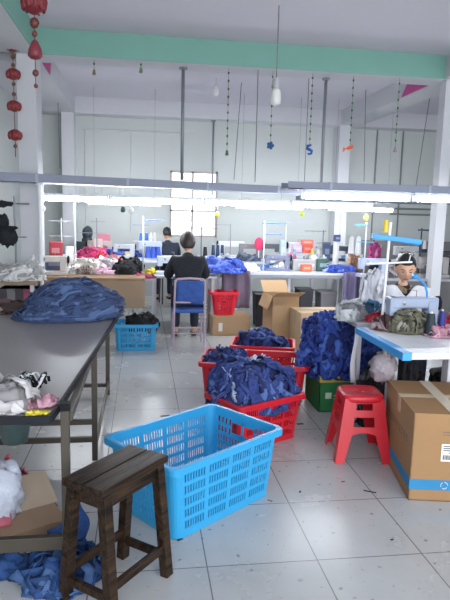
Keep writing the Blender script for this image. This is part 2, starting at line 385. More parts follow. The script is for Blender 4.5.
# ------------------------------------------------------------------ crate
def crate(name, L, W, H, taper, m, loc, rz, label, cat, group=None, nu=(26, 16), nv=4, rimh=.035, tilt=None, panels=(4, 2)):
    e = empty(name, loc, label, cat, group, rz)
    if tilt: e.rotation_euler = (tilt[0], tilt[1], rz)
    rc = .045
    def P(side, u, v, out=0):               # side 0..3, u in 0..1 along, v height 0..1
        k = 1-taper*(1-v); hl, hw = L/2*k+out, W/2*k+out
        z = v*H
        if side == 0: return V((-hl+rc+(2*hl-2*rc)*u, -hw, z))
        if side == 1: return V((hl, -hw+rc+(2*hw-2*rc)*u, z))
        if side == 2: return V((hl-rc-(2*hl-2*rc)*u, hw, z))
        return V((-hl, hw-rc-(2*hw-2*rc)*u, z))
    def corner(side, t, v, out=0):           # arc after side
        k = 1-taper*(1-v); hl, hw = L/2*k+out, W/2*k+out; z = v*H
        cx, cy = [(hl-rc, -hw+rc), (hl-rc, hw-rc), (-hl+rc, hw-rc), (-hl+rc, -hw+rc)][side]
        a = -PI/2+side*PI/2+t*PI/2
        return V((cx+rc*math.cos(a), cy+rc*math.sin(a), z))
    m1 = MB()
    def solid(side, u0, u1, v0, v1): m1.add([P(side, u0, v0), P(side, u1, v0), P(side, u1, v1), P(side, u0, v1)], [(0, 1, 2, 3)])
    def holed(side, u0, u1, v0, v1, n, r):
        for i in range(n):
            for j in range(r):
                a0, a1 = u0+(u1-u0)*i/n, u0+(u1-u0)*(i+1)/n; c0, c1 = v0+(v1-v0)*j/r, v0+(v1-v0)*(j+1)/r
                fa, fc = (a1-a0)*.24, (c1-c0)*.16
                o = [P(side, a0, c0), P(side, a1, c0), P(side, a1, c1), P(side, a0, c1)]
                q = [P(side, a0+fa, c0+fc), P(side, a1-fa, c0+fc), P(side, a1-fa, c1-fc), P(side, a0+fa, c1-fc)]
                m1.add(o+q, [(0, 1, 5, 4), (1, 2, 6, 5), (2, 3, 7, 6), (3, 0, 4, 7)])
    for s_ in range(4):
        end = s_ % 2; N = nu[end]; np_ = panels[end]
        solid(s_, 0, 1, 0, .09); solid(s_, 0, 1, .9, 1)
        gap = .018
        for q in range(np_):
            u0 = q/np_+gap; u1 = (q+1)/np_-gap
            solid(s_, q/np_, u0, .09, .9); solid(s_, u1, (q+1)/np_, .09, .9)
            if not end:
                holed(s_, u0, u1, .09, .9, N//np_, nv)
        if end:
            for q in range(np_):
                u0 = q/np_+gap; u1 = (q+1)/np_-gap
                holed(s_, u0, u1, .09, .62, N//np_, nv-1)
                ha, hb = .3, .7                # hand hole across the middle of the upper band
                a0, a1 = max(u0, 0), u1
                if a0 < ha: holed(s_, a0, ha, .62, .9, max(1, N//np_//2), 2)
                if a1 > hb: holed(s_, hb, a1, .62, .9, max(1, N//np_//2), 2)
            solid(s_, .3, .7, .62, .68); solid(s_, .3, .7, .84, .9)
        for i in range(5):
            for a, b_ in ((0, .09), (.09, .5), (.5, .9), (.9, 1)):
                m1.add([corner(s_, i/5, a), corner(s_, (i+1)/5, a), corner(s_, (i+1)/5, b_), corner(s_, i/5, b_)], [(0, 1, 2, 3)])
    # bottom plate
    k = 1-taper; hl, hw = L/2*k-rc*.3, W/2*k-rc*.3
    m1.add([(-hl-.005, -hw-.005, .004), (hl+.005, -hw-.005, .004), (hl+.005, hw+.005, .004), (-hl-.005, hw+.005, .004)], [(0, 1, 2, 3)])
    m1.build('basket', m, e, solid=.004)
    # rim
    m2 = MB(); path = []
    for s_ in range(4):
        for i in range(7): path.append((s_, i/6))
    prof = [(0, 0, 0), (.022, 0, 0), (.026, -.006, 0), (.026, -rimh, 0), (.022, -rimh, 0), (.02, -.008, 0), (0, -.008, 0)]
    n = len(path); vs = []
    for s_, t in path:
        for o_, dz, _ in prof:
            q = corner(s_, t, 1, o_); q.z = H+dz+.004; vs.append(q)
    K = len(prof)
    m2.add(vs, [(i*K+j, i*K+(j+1) % K, ((i+1) % n)*K+(j+1) % K, ((i+1) % n)*K+j) for i in range(n) for j in range(K)])
    m2.build('rim', m, e)
    return e

# ------------------------------------------------------------------ big blue crate
Hc = .385
c_near, c_left, c_far, c_right = [at(x, y, Z=Hc) for x, y in ((169, 472), (108, 437), (214, 404), (281, 429))]
cc = (c_near+c_left+c_far+c_right)/4
dl = ((c_right-c_near)+(c_far-c_left)); ang = math.atan2(dl.y, dl.x); L_ = dl.length/2; W_ = ((c_left-c_near).length+(c_far-c_right).length)/2
cb = crate('plastic_crate', L_-.03, W_-.01, Hc, .1, BLUEP, (cc.x, cc.y, .002), ang, 'large empty bright blue slotted plastic crate beside the dark wooden stool', 'crate', nu=(32, 16), nv=5)
# ------------------------------------------------------------------ red crates
rc2 = crate('plastic_crate', .56, .38, .32, .12, REDP, (.78, 3.82, .002), R(28), 'red slotted crate closest to the blue crate, buried under blue strips', 'crate', 'red slotted crates of blue cloth', nu=(26, 14), nv=4)
rc1 = crate('plastic_crate', .86, .50, .34, .08, REDP, (.95, 4.74, .002), R(-13), 'red slotted crate in the middle of the three, with blue cloth', 'crate', 'red slotted crates of blue cloth', nu=(28, 14), nv=4)
rc0 = crate('plastic_crate', .58, .40, .32, .08, REDP, (1.17, 5.42, .002), R(-14), 'red slotted crate standing before the open cardboard carton', 'crate', 'red slotted crates of blue cloth', nu=(22, 12), nv=4)
heap('cloth_strips', (.77, 3.90, .27), .28, .23, .24, DENIM+[cm(176, 190, 216, .8)], 'tall fanned pile of dark blue cloth strips in the closest red crate', n=330, w=.045, L=.24, seed=3, lift=.03, curl=.7, fan=.6, low=.12, dmin=-.05, rz=R(20))
heap('cloth_strips', (.71, 4.74, .27), .16, .17, .13, DENIM, 'low blue cloth heap at the corner of the middle red crate', n=90, w=.04, L=.12, seed=4, lift=.02)
heap('cloth_strips', (1.15, 5.42, .25), .23, .15, .17, DENIM, 'dark blue cloth heap in the crate before the cardboard carton', n=110, w=.045, L=.14, seed=5, lift=.03)

# ------------------------------------------------------------------ small blue crate with dark bag
sb = crate('plastic_crate', .46, .36, .30, .06, BLUEP, (-.08, 6.62, .002), R(0), 'small blue slotted crate on the floor past the grey table end', 'crate', nu=(14, 10), nv=4)
heap('dark_cloth', (.0, 6.62, .2), .17, .15, .2, colset(28, 28, 32), 'black cloth bundle poking out of the small blue crate', 'cloth bundle', n=20, w=.06, L=.15, seed=6)

# ------------------------------------------------------------------ cartons
def face_rect(b, M, x0, x1, z0, z1, y, t=.0015): b.box(x0, y-t, z0, x1, y, z1, M)
def carton(name, L, W, H, loc, rz, label, cat='carton', m=None, closed=True, flaps=(0, 0, 0, 0), group=None, tape=True):
    m = m or CARD; e = empty(name, loc, label, cat, group, rz); b = MB(); t = .006
    b.box(-L/2, -W/2, 0, L/2, -W/2+t, H); b.box(-L/2, W/2-t, 0, L/2, W/2, H); b.box(-L/2, -W/2, 0, -L/2+t, W/2, H); b.box(L/2-t, -W/2, 0, L/2, W/2, H)
    b.box(-L/2, -W/2, 0, L/2, W/2, t)
    b.build('carton_body', m, e)
    if closed:
        for s_ in (-1, 1):
            b = MB(); q = .0015
            b.box(-L/2, min(s_*q, s_*W/2), H, L/2, max(s_*q, s_*W/2), H+.005); b.build('flap', m, e)
        if tape:
            b = MB(); b.box(-L/2-.001, -.03, H+.005, L/2+.001, .03, H+.0062); b.box(-L/2-.0015, -.03, H-.09, -L/2, .03, H+.0062); b.build('tape', TAPE, e)
    else:
        for k, a in enumerate(flaps):
            if a is None: continue
            horiz = k % 2 == 0; wid = (L if horiz else W); dep = (W if horiz else L)*.5
            s_ = -1 if k < 2 else 1; b = MB(); b.box(-wid/2, 0, 0, wid/2, dep, .005)
            o = b.build('flap', m, e)
            base = Matrix.Translation(V((0, s_*W/2, H)) if horiz else V((s_*L/2, 0, H)))
            zr = (PI if s_ < 0 else 0) if horiz else (PI/2 if s_ < 0 else -PI/2)
            o.matrix_local = base @ Matrix.Rotation(zr, 4, 'Z') @ Matrix.Rotation(a, 4, 'X')
    return e
a_ = at(408, 500, Z=0); d_ = at(390, 462, Z=0); rz = R(-11)
Lb, Wb, Hb = .50, .64, .50
ex, ey = V((math.cos(rz), math.sin(rz), 0)), V((-math.sin(rz), math.cos(rz), 0))
cen = a_+ex*Lb/2+ey*Wb/2
big = carton('carton', Lb, Wb, Hb, (cen.x, cen.y, .001), rz, 'big brown carton with a blue band near its base, under the white table', m=mat('carton_tan', s2l(158, 122, 84), .8, var=.12, scale=4))
BB = cm(44, 130, 178, .7); INK = cm(120, 104, 92, .8)
b = MB(); y0 = -Wb/2
b.box(-Lb/2-.0012, y0-.0012, .065, Lb/2, y0, .125); b.box(-Lb/2-.0012, y0-.0012, .065, -Lb/2, Wb/2, .125); b.build('printed_band', BB, big)
b = MB(); b.box(-.09, y0-.002, .235, .0, y0, .335); lab = b.build('paper_label', cm(230, 228, 224, .6), big)
b = MB()
for i, (xa, xb, z) in enumerate([(-.08, -.02, .32), (-.08, -.03, .308), (-.08, -.012, .296), (-.05, -.01, .283)]): b.box(xa, y0-.0028, z, xb, y0-.002, z+.005)
for i in range(12): b.box(-.08+i*.006, y0-.0028, .245, -.08+i*.006+(.003 if i % 3 else .0045), y0-.002, .272)
b.build('printed_lines', cm(60, 60, 64), lab)
b = MB()                                     # recycling-style ring of arrows and package marks
for k in range(3):
    a0 = k*2*PI/3; pts = [(-.06+.019*math.cos(a0+t), y0-.0026, .095+.019*math.sin(a0+t)) for t in (0, .4, .8, 1.2, 1.5)]
    b.tube(pts, .0028, 5)
b.build('printed_mark', cm(196, 204, 206), big)
b = MB()
for i in range(9):                            # faded column of characters on the side
    y = -.22+i*.052; z = .33+.0*i; x = -Lb/2-.0012
    b.box(x, y, z, x+.001, y+.03, z+.008); b.box(x, y, z-.03, x+.001, y+.03, z-.023); b.box(x, y+.012, z-.03, x+.001, y+.018, z+.008)
b.box(-.09, y0-.0015, .40, .12, y0, .405); b.box(-.09, y0-.0015, .385, .06, y0, .389)
b.build('printed_text', INK, big)
bt = cm(222, 208, 184, .25)
b = MB(); b.box(-.05, -Wb/2-.001, Hb+.0062, .02, Wb/2+.001, Hb+.0075); b.box(-.05, -Wb/2-.0016, Hb-.1, .02, -Wb/2, Hb+.0075); b.build('cross_tape', bt, big)
# green box under the royal blue heap
ga, gbp = at(318, 414, Z=0), at(358, 402, Z=0)
gbx = carton('carton', .42, .40, .30, (1.61, 4.49, .001), R(0), 'dark green and yellow carton carrying the bright blue heap', m=cm(38, 120, 66, .6), closed=False, flaps=(None, None, None, None))
b = MB(); b.box(-.2105, -.2025, .245, .2105, -.20, .295); b.box(-.2125, -.20, .245, -.21, .20, .295); b.build('printed_band', cm(196, 176, 70, .7), gbx)
b = MB(); b.box(-.16, -.2025, .11, -.11, -.20, .16); b.box(-.09, -.2025, .13, -.01, -.20, .14); b.box(-.09, -.2025, .105, -.03, -.20, .115); b.build('printed_text', cm(214, 222, 200), gbx)
heap('cloth_pieces', (1.615, 4.52, .27), .27, .24, .45, ROYAL, 'large crumpled bright blue cloth heap on the green carton', n=520, w=.05, L=.12, seed=8, lift=.04, lump=.22, curl=1.6, p=2.8, fan=2.5, crk=.03, low=.0)
# cartons in the middle distance
cl = carton('carton', .50, .42, .25, (1.13, 7.45, .001), R(2), 'low brown carton with a white label under the red basket', tape=False)
b = MB(); b.box(-.17, -.212, .06, -.12, -.21, .17); b.build('paper_label', cm(232, 230, 226), cl)
ct = carton('carton', .34, .42, .58, (1.72, 7.0, .001), R(4), 'tall narrow open brown carton beside the red basket', closed=False, flaps=(R(20), R(-70), R(40), None))
cf = carton('carton', .56, .44, .45, (2.07, 6.55, .001), R(2), 'wide brown carton with taped flaps behind the bright blue heap', m=mat('carton_pale', s2l(196, 170, 136), .85))
b = MB(); b.box(-.02, -.222, .3, .1, -.22, .32); b.build('printed_line', cm(90, 120, 170), cf)
b = MB(); b.box(-.281, -.03, .3, -.28, .03, .45); b.build('tape_end', TAPE, cf)
crate('plastic_basket', .34, .28, .30, .25, mat('bright_red_plastic', s2l(232, 38, 60), .35), (1.05, 7.42, .262), R(0), 'bright red plastic basket resting on the low carton', 'basket', nu=(10, 8), nv=6)
heap('red_cloth', (1.06, 7.42, .42), .13, .1, .15, colset(226, 40, 66), 'red cloth filling the bright red basket', 'cloth bundle', n=20, w=.05, L=.12, seed=9)

# ------------------------------------------------------------------ red plastic stool
def plastic_stool(loc, rz):
    e = empty('plastic_stool', loc, 'red plastic stool with slotted sides before the big carton', 'stool', rz=rz); H = .43; tw, bw = .122, .178
    def P(s_, u, v):
        w = bw+(tw-bw)*v; q = V((u*w, -w, v*(H-.02)))
        return Matrix.Rotation(s_*PI/2, 3, 'Z') @ q
    def leg(s_):                             # angled leg between side s_ and its neighbour
        b = MB(); n = 10
        for j in range(n):
            v0, v1 = j/n, (j+1)/n
            a = lambda v: .70-.24*min(1, v/.5)**1.2
            b.add([P(s_, a(v0), v0), P(s_, 1, v0), P(s_, 1, v1), P(s_, a(v1), v1)], [(0, 1, 2, 3)])
            b.add([P((s_+1) % 4, -1, v0), P((s_+1) % 4, -a(v0), v0), P((s_+1) % 4, -a(v1), v1), P((s_+1) % 4, -1, v1)], [(0, 1, 2, 3)])
        b.build('leg', REDP, e, solid=.006)
    for s_ in range(4): leg(s_)
    for s_ in range(4):
        b = MB()
        def band(v0, v1, arch=0):
            n = 8
            for i in range(n):
                u0, u1 = -.55+1.1*i/n, -.55+1.1*(i+1)/n
                f = lambda u: v0+arch*(1-(u/.55)**2)
                b.add([P(s_, u0, f(u0)), P(s_, u1, f(u1)), P(s_, u1, v1), P(s_, u0, v1)], [(0, 1, 2, 3)])
        band(.93, 1.0); band(.72, .83); band(.43, .57, .05)
        for sg in (-1, 1): b.add([P(s_, sg*.4, .83), P(s_, sg*.55, .83), P(s_, sg*.55, .93), P(s_, sg*.4, .93)], [(0, 1, 2, 3)])
        b.build('side_panel', REDP, e, solid=.006)
    b = MB(); n = 32                          # seat: rounded square with a sunk centre and a grip hole
    def ring(w, z, k=5):
        out = []
        for a in range(n):
            t = 2*PI*a/n; c, s = math.cos(t), math.sin(t); q = (abs(c)**k+abs(s)**k)**(-1/k); out.append(V((c*q*w, s*q*w, z)))
        return out
    rings = [ring(tw+.004, H-.045), ring(tw+.012, H-.03), ring(tw+.012, H-.008), ring(tw+.003, H), ring(tw-.015, H), ring(tw-.028, H-.006), ring(.05, H-.007, 2), ring(.018, H-.007, 2), ring(.014, H-.02, 2)]
    vs = [p for r_ in rings for p in r_]
    b.add(vs, [(i*n+a, i*n+(a+1) % n, (i+1)*n+(a+1) % n, (i+1)*n+a) for i in range(len(rings)-1) for a in range(n)])
    b.build('seat', REDP, e, smooth=True, solid=.004)
plastic_stool((1.415, 3.49, 0), R(-7))

# ------------------------------------------------------------------ dark wooden stool
def wooden_stool(loc, rz):
    e = empty('wooden_stool', loc, 'dark worn wooden stool with a plank seat by the blue crate', 'stool', rz=rz); H = .535; hx, hy = .202, .108
    b = MB(); b.box(-hx, -hy, H-.032, hx, -.002, H); b.box(-hx, .001, H-.032, hx, hy, H-.001); b.build('seat', DARKW, e, bevel=.006)
    tops = [(sx*(hx-.04), sy*(hy-.03)) for sx in (-1, 1) for sy in (-1, 1)]
    feet = [(sx*(hx-.028), sy*(hy+.016)) for sx in (-1, 1) for sy in (-1, 1)]
    def pt(i, z):
        k = 1-z/(H-.03); return V((tops[i][0]+(feet[i][0]-tops[i][0])*k, tops[i][1]+(feet[i][1]-tops[i][1])*k, z))
    for i in range(4):
        b = MB(); b.bar(pt(i, 0), pt(i, H-.032), .044, .04, up=(0, 1, 0)); b.build('leg', DARKW, e, bevel=.003)
    for sy in (0, 1):
        b = MB(); b.bar(pt(sy, H-.062), pt(2+sy, H-.062), .02, .06); b.build('apron', DARKW, e, bevel=.002)
        b = MB(); b.bar(pt(sy, .13), pt(2+sy, .13), .022, .034); b.build('stretcher', DARKW, e, bevel=.002)
    for sx in (0, 1):
        b = MB(); b.bar(pt(2*sx, H-.062), pt(2*sx+1, H-.062), .02, .06); b.build('apron', DARKW, e, bevel=.002)
        b = MB(); b.bar(pt(2*sx, .09), pt(2*sx+1, .09), .022, .034); b.build('stretcher', DARKW, e, bevel=.002)
pts = [at(x, y, Z=.54) for x, y in ((61.5, 476), (134, 443), (169, 458), (106, 490))]
sc_ = sum(pts, V())/4
wooden_stool((sc_.x-.008, sc_.y+.01, 0), R(51))

# ------------------------------------------------------------------ grey cutting table
TT = .76
ct_ = empty('cutting_table', (-.9, 3.6, 0), 'long grey topped table on steel legs with a blue cloth pile', 'table')
def loc_(p): return V(p)-V((-.9, 3.6, 0))
p1, p2, p3, p4, p5 = at(50, 418, Z=TT), at(62, 401, Z=TT), at(120, 309, Z=TT), V((-1.56, 5.0, TT)), V((-1.56, 2.22, TT))
p3 = V((-.165, 4.85, TT))
top = [p5, p1, p2, p3, p4]
b = MB(); lo = [loc_(p-V((0, 0, .02))) for p in top]; hi = [loc_(p) for p in top]; n = 5
b.add(lo+hi, [(4, 3, 2, 1, 0), (5, 6, 7, 8, 9)]+[(i, (i+1) % n, n+(i+1) % n, n+i) for i in range(n)])
b.build('tabletop', mat('grey_laminate', s2l(128, 123, 124), .36, var=.06, scale=2), ct_)
b = MB()
for a, c in ((top[0], top[1]), (top[1], top[2]), (top[2], top[3])):
    b.bar(loc_(a)-V((0, 0, .008)), loc_(c)-V((0, 0, .008)), .012, .032)
b.build('edge_band', mat('edge_black', s2l(30, 32, 38), .6, spec=.2), ct_)
LEGW = mat('leg_steel', s2l(78, 72, 64), .5, metal=.4, var=.15)
for (x, y, zt) in ((-.315, 2.33, .775), (-.297, 3.53, .735), (-.297, 4.86, .735), (-1.5, 2.33, .735), (-1.5, 3.53, .735), (-1.5, 4.86, .735)):
    b = MB(); b.box(x-.017, y-.017, 0, x+.017, y+.017, zt); b.v = [tuple(loc_(q)) for q in b.v]; lg = b.build('leg', LEGW, ct_, bevel=.002)
    if y < 2.4 and x > -1:
        b = MB(); b.box(x-.019, y-.019, zt-.03, x+.019, y+.019, zt+.003); b.v = [tuple(loc_(q)) for q in b.v]; b.build('leg_cap', BLACKP, lg)
for (x0, y0, z0, x1, y1, z1) in ((-1.5, 3.515, .12, -.297, 3.545, .15), (-1.5, 4.845, .07, -.297, 4.875, .1), (-1.5, 2.315, .135, -.315, 2.345, .195), (-1.5, 3.515, .235, -.297, 3.545, .265),
                             (-.30, 3.54, .1, -.28, 4.86, .13), (-.315, 2.33, .70, -.285, 4.86, .735), (-1.5, 4.86, .7, -.297, 4.89, .735)):
    b = MB(); b.box(x0, y0, z0, x1, y1, z1); b.v = [tuple(loc_(q)) for q in b.v]; b.build('rail', LEGW, ct_, bevel=.002)
heap('cloth_panels', (-.63, 4.36, TT), .30, .20, .07, SLATE, 'flat fan of slate strips under the spread stack edge', n=70, w=.045, L=.42, head=R(222), spread=.25, seed=81, lift=.015, curl=.3, p=2.1, lump=.1, crk=.006)
heap('cloth_panels', (-.52, 4.50, TT), .33, .29, .25, SLATE, 'spread stack of slate blue cut cloth on the grey table', n=300, w=.07, L=.34, head=R(222), spread=.45, seed=11, lift=.03, curl=.4, p=2.1, lump=.15, crk=.01)
b = MB()
for p, q in (((38, 326), (52, 321)), ((22, 318), (35, 316)), ((28, 321), (40, 318))):
    b.bar(at(*p, Z=TT+.004), at(*q, Z=TT+.006), .018, .003)
heap('white_cloth', at(3, 408, Z=TT), .11, .10, .10, colset(186, 182, 184, .25), 'crumpled white cloth at the black rimmed table corner', 'cloth', n=30, w=.06, L=.14, seed=12)
heap('pink_cloth', at(40, 404, Z=TT)+V((0, 0, .001)), .05, .08, .02, colset(186, 136, 152, .15), 'flat pink cloth piece at the table corner', 'cloth', n=12, w=.05, L=.06, seed=13, lift=.005, crk=.006)
heap('yellow_cloth', at(38, 414, Z=TT)+V((0, 0, .001)), .045, .02, .014, colset(206, 190, 60, .15), 'small yellow scrap peeking under the pink cloth', 'cloth', n=4, w=.02, L=.03, seed=14, lift=.003, crk=.003)
b = MB(); rd = random.Random(3)
p0 = at(33, 390, Z=TT)
for k in range(7):
    a = rd.uniform(0, 6); rr = rd.uniform(.03, .055); cx, cy = rd.uniform(-.035, .035), rd.uniform(-.04, .04)
    pts = [(cx+rr*math.cos(a+t*.5), cy+rr*1.2*math.sin(a+t*.5), .012+.06*abs(math.sin(t*.7+k))) for t in range(11)]
    b.cur = k % 2
    for i in range(10): b.bar(pts[i], pts[i+1], .012, .002)
tag(b.build('striped_ribbon', [BLACKP, cm(226, 226, 230)], loc=(p0.x, p0.y, TT)), 'tangled black and white ribbon on the grey table', 'ribbon')
heap('brown_cloth', at(12, 311, Z=TT), .20, .14, .07, colset(96, 74, 70, .3), 'brown tangled cloth strips next to the slate blue stack', 'cloth', n=34, w=.03, L=.2, seed=15)
# bin under the rim
pb = at(15, 441, Y=2.6)
e = empty('plastic_tub', (pb.x, pb.y, pb.z), 'dark green tub hooked under the table rim', 'tub')
b = MB(); b.lathe([(.055, 0), (.075, .1), (.08, .105), (.072, .1), (.05, .005)], n=20); b.build('bowl', cm(66, 84, 84, .4), e, smooth=True)
b = MB()
for s_ in (-1, 1): b.tube([(s_*.075, 0, .1), (s_*.07, 0, .2), (s_*.02, 0, TT-.03-pb.z)], .003, 6)
b.build('handle', STEEL, e)

# ------------------------------------------------------------------ things on the floor under the table
PLB = mat('clear_plastic_bag', s2l(214, 220, 236), .15, var=.12, scale=9, bump=.8, bscale=25, alpha=.9)
b = MB(); b.blob((0, 0, .16), .17, .15, .17, .12, 3, 28, 2)
for k in range(10):
    a = k*.63; b.blob((.09*math.cos(a), .08*math.sin(a), .16+.06*math.sin(a*2)), .08, .07, .09, .35, 5, 14, k)
bo = empty('plastic_bag', (-.76, 2.80, 0.0), 'clear plastic bag of white and red cloth under the table', 'bag')
b.build('bag_film', PLB, bo, smooth=True)
for q_ in (((.09, -.105, .07), .055, .05, .04), ((.02, -.03, .315), .06, .05, .03)):
    b = MB(); b.blob(*q_, .3, 4, 14, 5); b.build('red_cloth', cm(190, 104, 118), bo, smooth=True)
fc = empty('cardboard_tray', (-.62, 2.68, 0), 'flattened open cardboard tray on the floor under the table', 'cardboard', rz=R(28))
b = MB(); b.box(-.28, -.10, .055, .24, .09, .062); b.box(-.28, -.10, 0, .24, -.093, .055); b.box(.233, -.1, 0, .24, .09, .055); b.box(-.28, .083, 0, .24, .09, .055); b.build('panel', cm(156, 128, 104, .85), fc)
b = MB(); M = Matrix.Translation((0, .09, .06)) @ Matrix.Rotation(R(25), 4, 'X'); b.box(-.1, 0, 0, .26, .22, .005, M); b.build('flap', cm(176, 158, 138, .85), fc)
b = MB(); b.box(-.5, -.018, .12, .0, .018, .145)
heap('offcuts', at(46, 525, Z=0), .09, .05, .03, colset(170, 150, 140, .3), 'scattered pale offcuts between the tray and the dark stool', 'offcuts', n=16, w=.02, L=.1, seed=17)
heap('navy_cloth', at(48, 510, Z=0), .035, .035, .05, colset(40, 40, 92, .3), 'small navy cloth knot at the tray edge', 'cloth', n=10, w=.03, L=.05, seed=18)
BL = colset(30, 66, 120, .15)
heap('blue_film', at(62, 575, Z=0), .13, .12, .08, BL, 'crumpled blue plastic film behind the dark stool legs', 'plastic film', n=50, w=.09, L=.2, seed=19, lump=.35)
heap('blue_film', at(14, 570, Z=0), .12, .05, .04, BL, 'blue plastic film strip trailing along the floor edge', 'plastic film', n=24, w=.08, L=.16, seed=20, lump=.35)
b = MB(); q0, q1 = at(84, 518, Z=0), at(78, 548, Z=0)
def fl(u, v):
    p = V((-.27, 2.62, 0))+V((-.14*u, -.10*u, 0)); return p+V((.02*math.sin(v*5+u*6), .02*math.sin(v*4+u*9), .005+v*.2*(1-.5*u)))
b.grid(fl, 12, 10)
tag(b.build('blue_film', BL[0], smooth=True, solid=.002), 'upright blue plastic film leaning between table leg and stool', 'plastic film')
heap('red_cloth', at(2, 448, Y=3.2).xy.to_3d(), .12, .10, .12, colset(206, 90, 110, .2), 'pink red cloth bundle behind the clear bag', 'cloth', n=14, w=.05, L=.12, seed=22)
# litter on the tiles
def bit(px, py, l, w, a, m, label):
    p = at(px, py, Z=0); b = MB(); b.box(-l/2, -w/2, 0, l/2, w/2, .004); tag(b.build('floor_scrap', m, loc=(p.x, p.y, .0005), rz=R(a), bevel=.001), label, 'litter', 'scraps littering the tiles')
DK = cm(44, 40, 40)
bit(370, 492, .07, .009, -28, DK, 'dark sliver on the tiles between red stool and big carton')
bit(343, 482, .025, .006, 20, DK, 'tiny dark crumb nearest below the red stool feet')
bit(300, 492, .02, .01, 60, DK, 'tiny dark crumb right of the blue crate corner'.replace('right of', 'off'))
bit(270, 501, .03, .008, -40, cm(120, 104, 84), 'brown crumb by the blue crate base corner')
bit(392, 540, .015, .008, 10, DK, 'lone dark speck on the emptiest front tile')
bit(165, 416, .07, .01, 10, DK, 'dark thread scrap behind the blue crate rim')
bit(180, 532+8, .03, .01, 30, DK, 'dark crumb between blue crate and wooden stool')
bit(300, 424, .05, .02, 10, cm(90, 90, 96), 'grey fluff beside the closest red crate')
# ------------------------------------------------------------------ white sewing table
wt = empty('sewing_table', (2.2, 3.45, 0), 'white sewing table with blue taped edge before the woman', 'table')
def wl(b): b.v = [tuple(V(q)-V((2.2, 3.45, 0))) for q in b.v]; return b
X0, X1, Y0, Y1, TZ = 1.50, 2.75, 3.08, 3.86, .78
b = MB(); cs = .07; ol = [(X0, Y0), (X1, Y0), (X1, Y1), (X0, Y1)]
b.hexa([V((x, y, TZ-.04)) for x, y in ol], [V((x, y, TZ)) for x, y in ol]); wl(b).build('tabletop', WHITEM, wt, bevel=.006)
b = MB(); b.box(X0-.006, Y0-.004, TZ-.04, X0+.05, Y1-.02, TZ+.003); b.box(X0-.007, Y0-.005, TZ-.042, X0+.05, Y0+.3, TZ+.004)
wl(b).build('edge_tape', mat('blue_tape', s2l(62, 160, 228), .35), wt)
WG = cm(196, 196, 204, .4)
b = MB(); b.box(1.98, 3.42, .04, 2.05, 3.5, TZ-.04); wl(b).build('leg', WG, wt, bevel=.004)
b = MB(); b.box(1.66, 3.6, .04, 1.72, 3.66, TZ-.04); wl(b).build('leg', WG, wt, bevel=.004)
b = MB(); b.box(2.6, 3.6, .04, 2.66, 3.66, TZ-.04); wl(b).build('leg', WG, wt, bevel=.004)
b = MB(); b.box(1.66, 3.6, .08, 2.66, 3.66, .12); b.box(1.63, 3.55, 0, 1.75, 3.86, .04); b.box(2.57, 3.55, 0, 2.69, 3.86, .04); wl(b).build('foot_bar', WG, wt, bevel=.004)
b = MB(); b.hexa([V((x, y, TZ-.075)) for x, y in ((1.85, 3.3), (2.15, 3.3), (2.15, 3.6), (1.85, 3.6))], [V((x, y, TZ-.04)) for x, y in ((1.78, 3.2), (2.25, 3.2), (2.25, 3.7), (1.78, 3.7))]); wl(b).build('oil_pan', WG, wt)
b = MB(); b.box(2.3, 3.35, TZ-.35, 2.55, 3.62, TZ-.04); wl(b).build('motor_box', cm(120, 112, 104, .5), wt, bevel=.02)
# strip of white cloth hanging at the corner
p = at(362, 352, Y=3.8)
b = MB(); b.grid(lambda u, v: V((1.535-.03+u*.035+.008*math.sin(v*7)-.02*v, 3.875+.01*math.sin(v*5), TZ-.01-.4*v)), 3, 14)
tag(b.build('cloth_strip', cm(214, 214, 220), smooth=True, solid=.004), 'white cloth strip dangling off the white table back corner', 'cloth strip')
# translucent bag under the table
b = MB(); b.blob((0, 0, 0), .085, .06, .10, .25, 4, 22, 4); b.tube([(0, 0, .05), (.005, 0, .1), (0, 0, .155)], [.05, .018, .014], 10)
pbag = at(377, 350, Y=3.62); tag(b.build('plastic_bag', mat('milky_bag', s2l(166, 156, 164), .25, bump=.7, bscale=30, alpha=.85), smooth=True, loc=(pbag.x, 3.5, .585)), 'milky plastic bag hanging under the white table edge', 'bag')
# ------------------------------------------------------------------ sewing machines, stands, spools
def sewing_machine(loc, rz, m, label, s=1.0, m2=None, group='sewing machines on the benches'):
    e = empty('sewing_machine', loc, label, 'sewing machine', group, rz, s)
    b = MB(); b.box(-.24, -.09, 0, .24, .09, .05); b.build('bed', m, e, bevel=.008)
    b = MB(); b.box(.13, -.065, .05, .23, .065, .27); b.build('pillar', m, e, bevel=.015)
    b = MB(); b.box(-.22, -.055, .20, .24, .055, .30); b.build('arm', m, e, bevel=.018)
    b = MB(); b.box(-.23, -.05, .13, -.14, .05, .30); hd = b.build('head', m, e, bevel=.012)
    b = MB(); b.tube([(-.185, 0, .055), (-.185, 0, .14)], .006, 8); b.build('needle_bar', STEEL, hd)
    M = Matrix.Rotation(PI/2, 3, 'Y')
    b = MB(); b.lathe([(.02, 0), (.062, .003), (.065, .02), (.05, .028), (.015, .03)], c=(.24, 0, .245), n=20, M=M); b.build('handwheel', m2 or BLACKP, e, smooth=False)
    b = MB(); b.lathe([(.018, 0), (.018, .01), (.008, .012), (.008, .03)], c=(-.1, -.055, .25), n=12, M=Matrix.Rotation(PI/2, 3, 'X')); b.build('tension_dial', STEEL, e)
    b = MB(); b.tube([(.05, .02, .3), (.05, .02, .36)], .004, 6); b.tube([(.05, .02, .355), (.0, .0, .36)], .003, 6); b.build('thread_guide', STEEL, e)
    return e
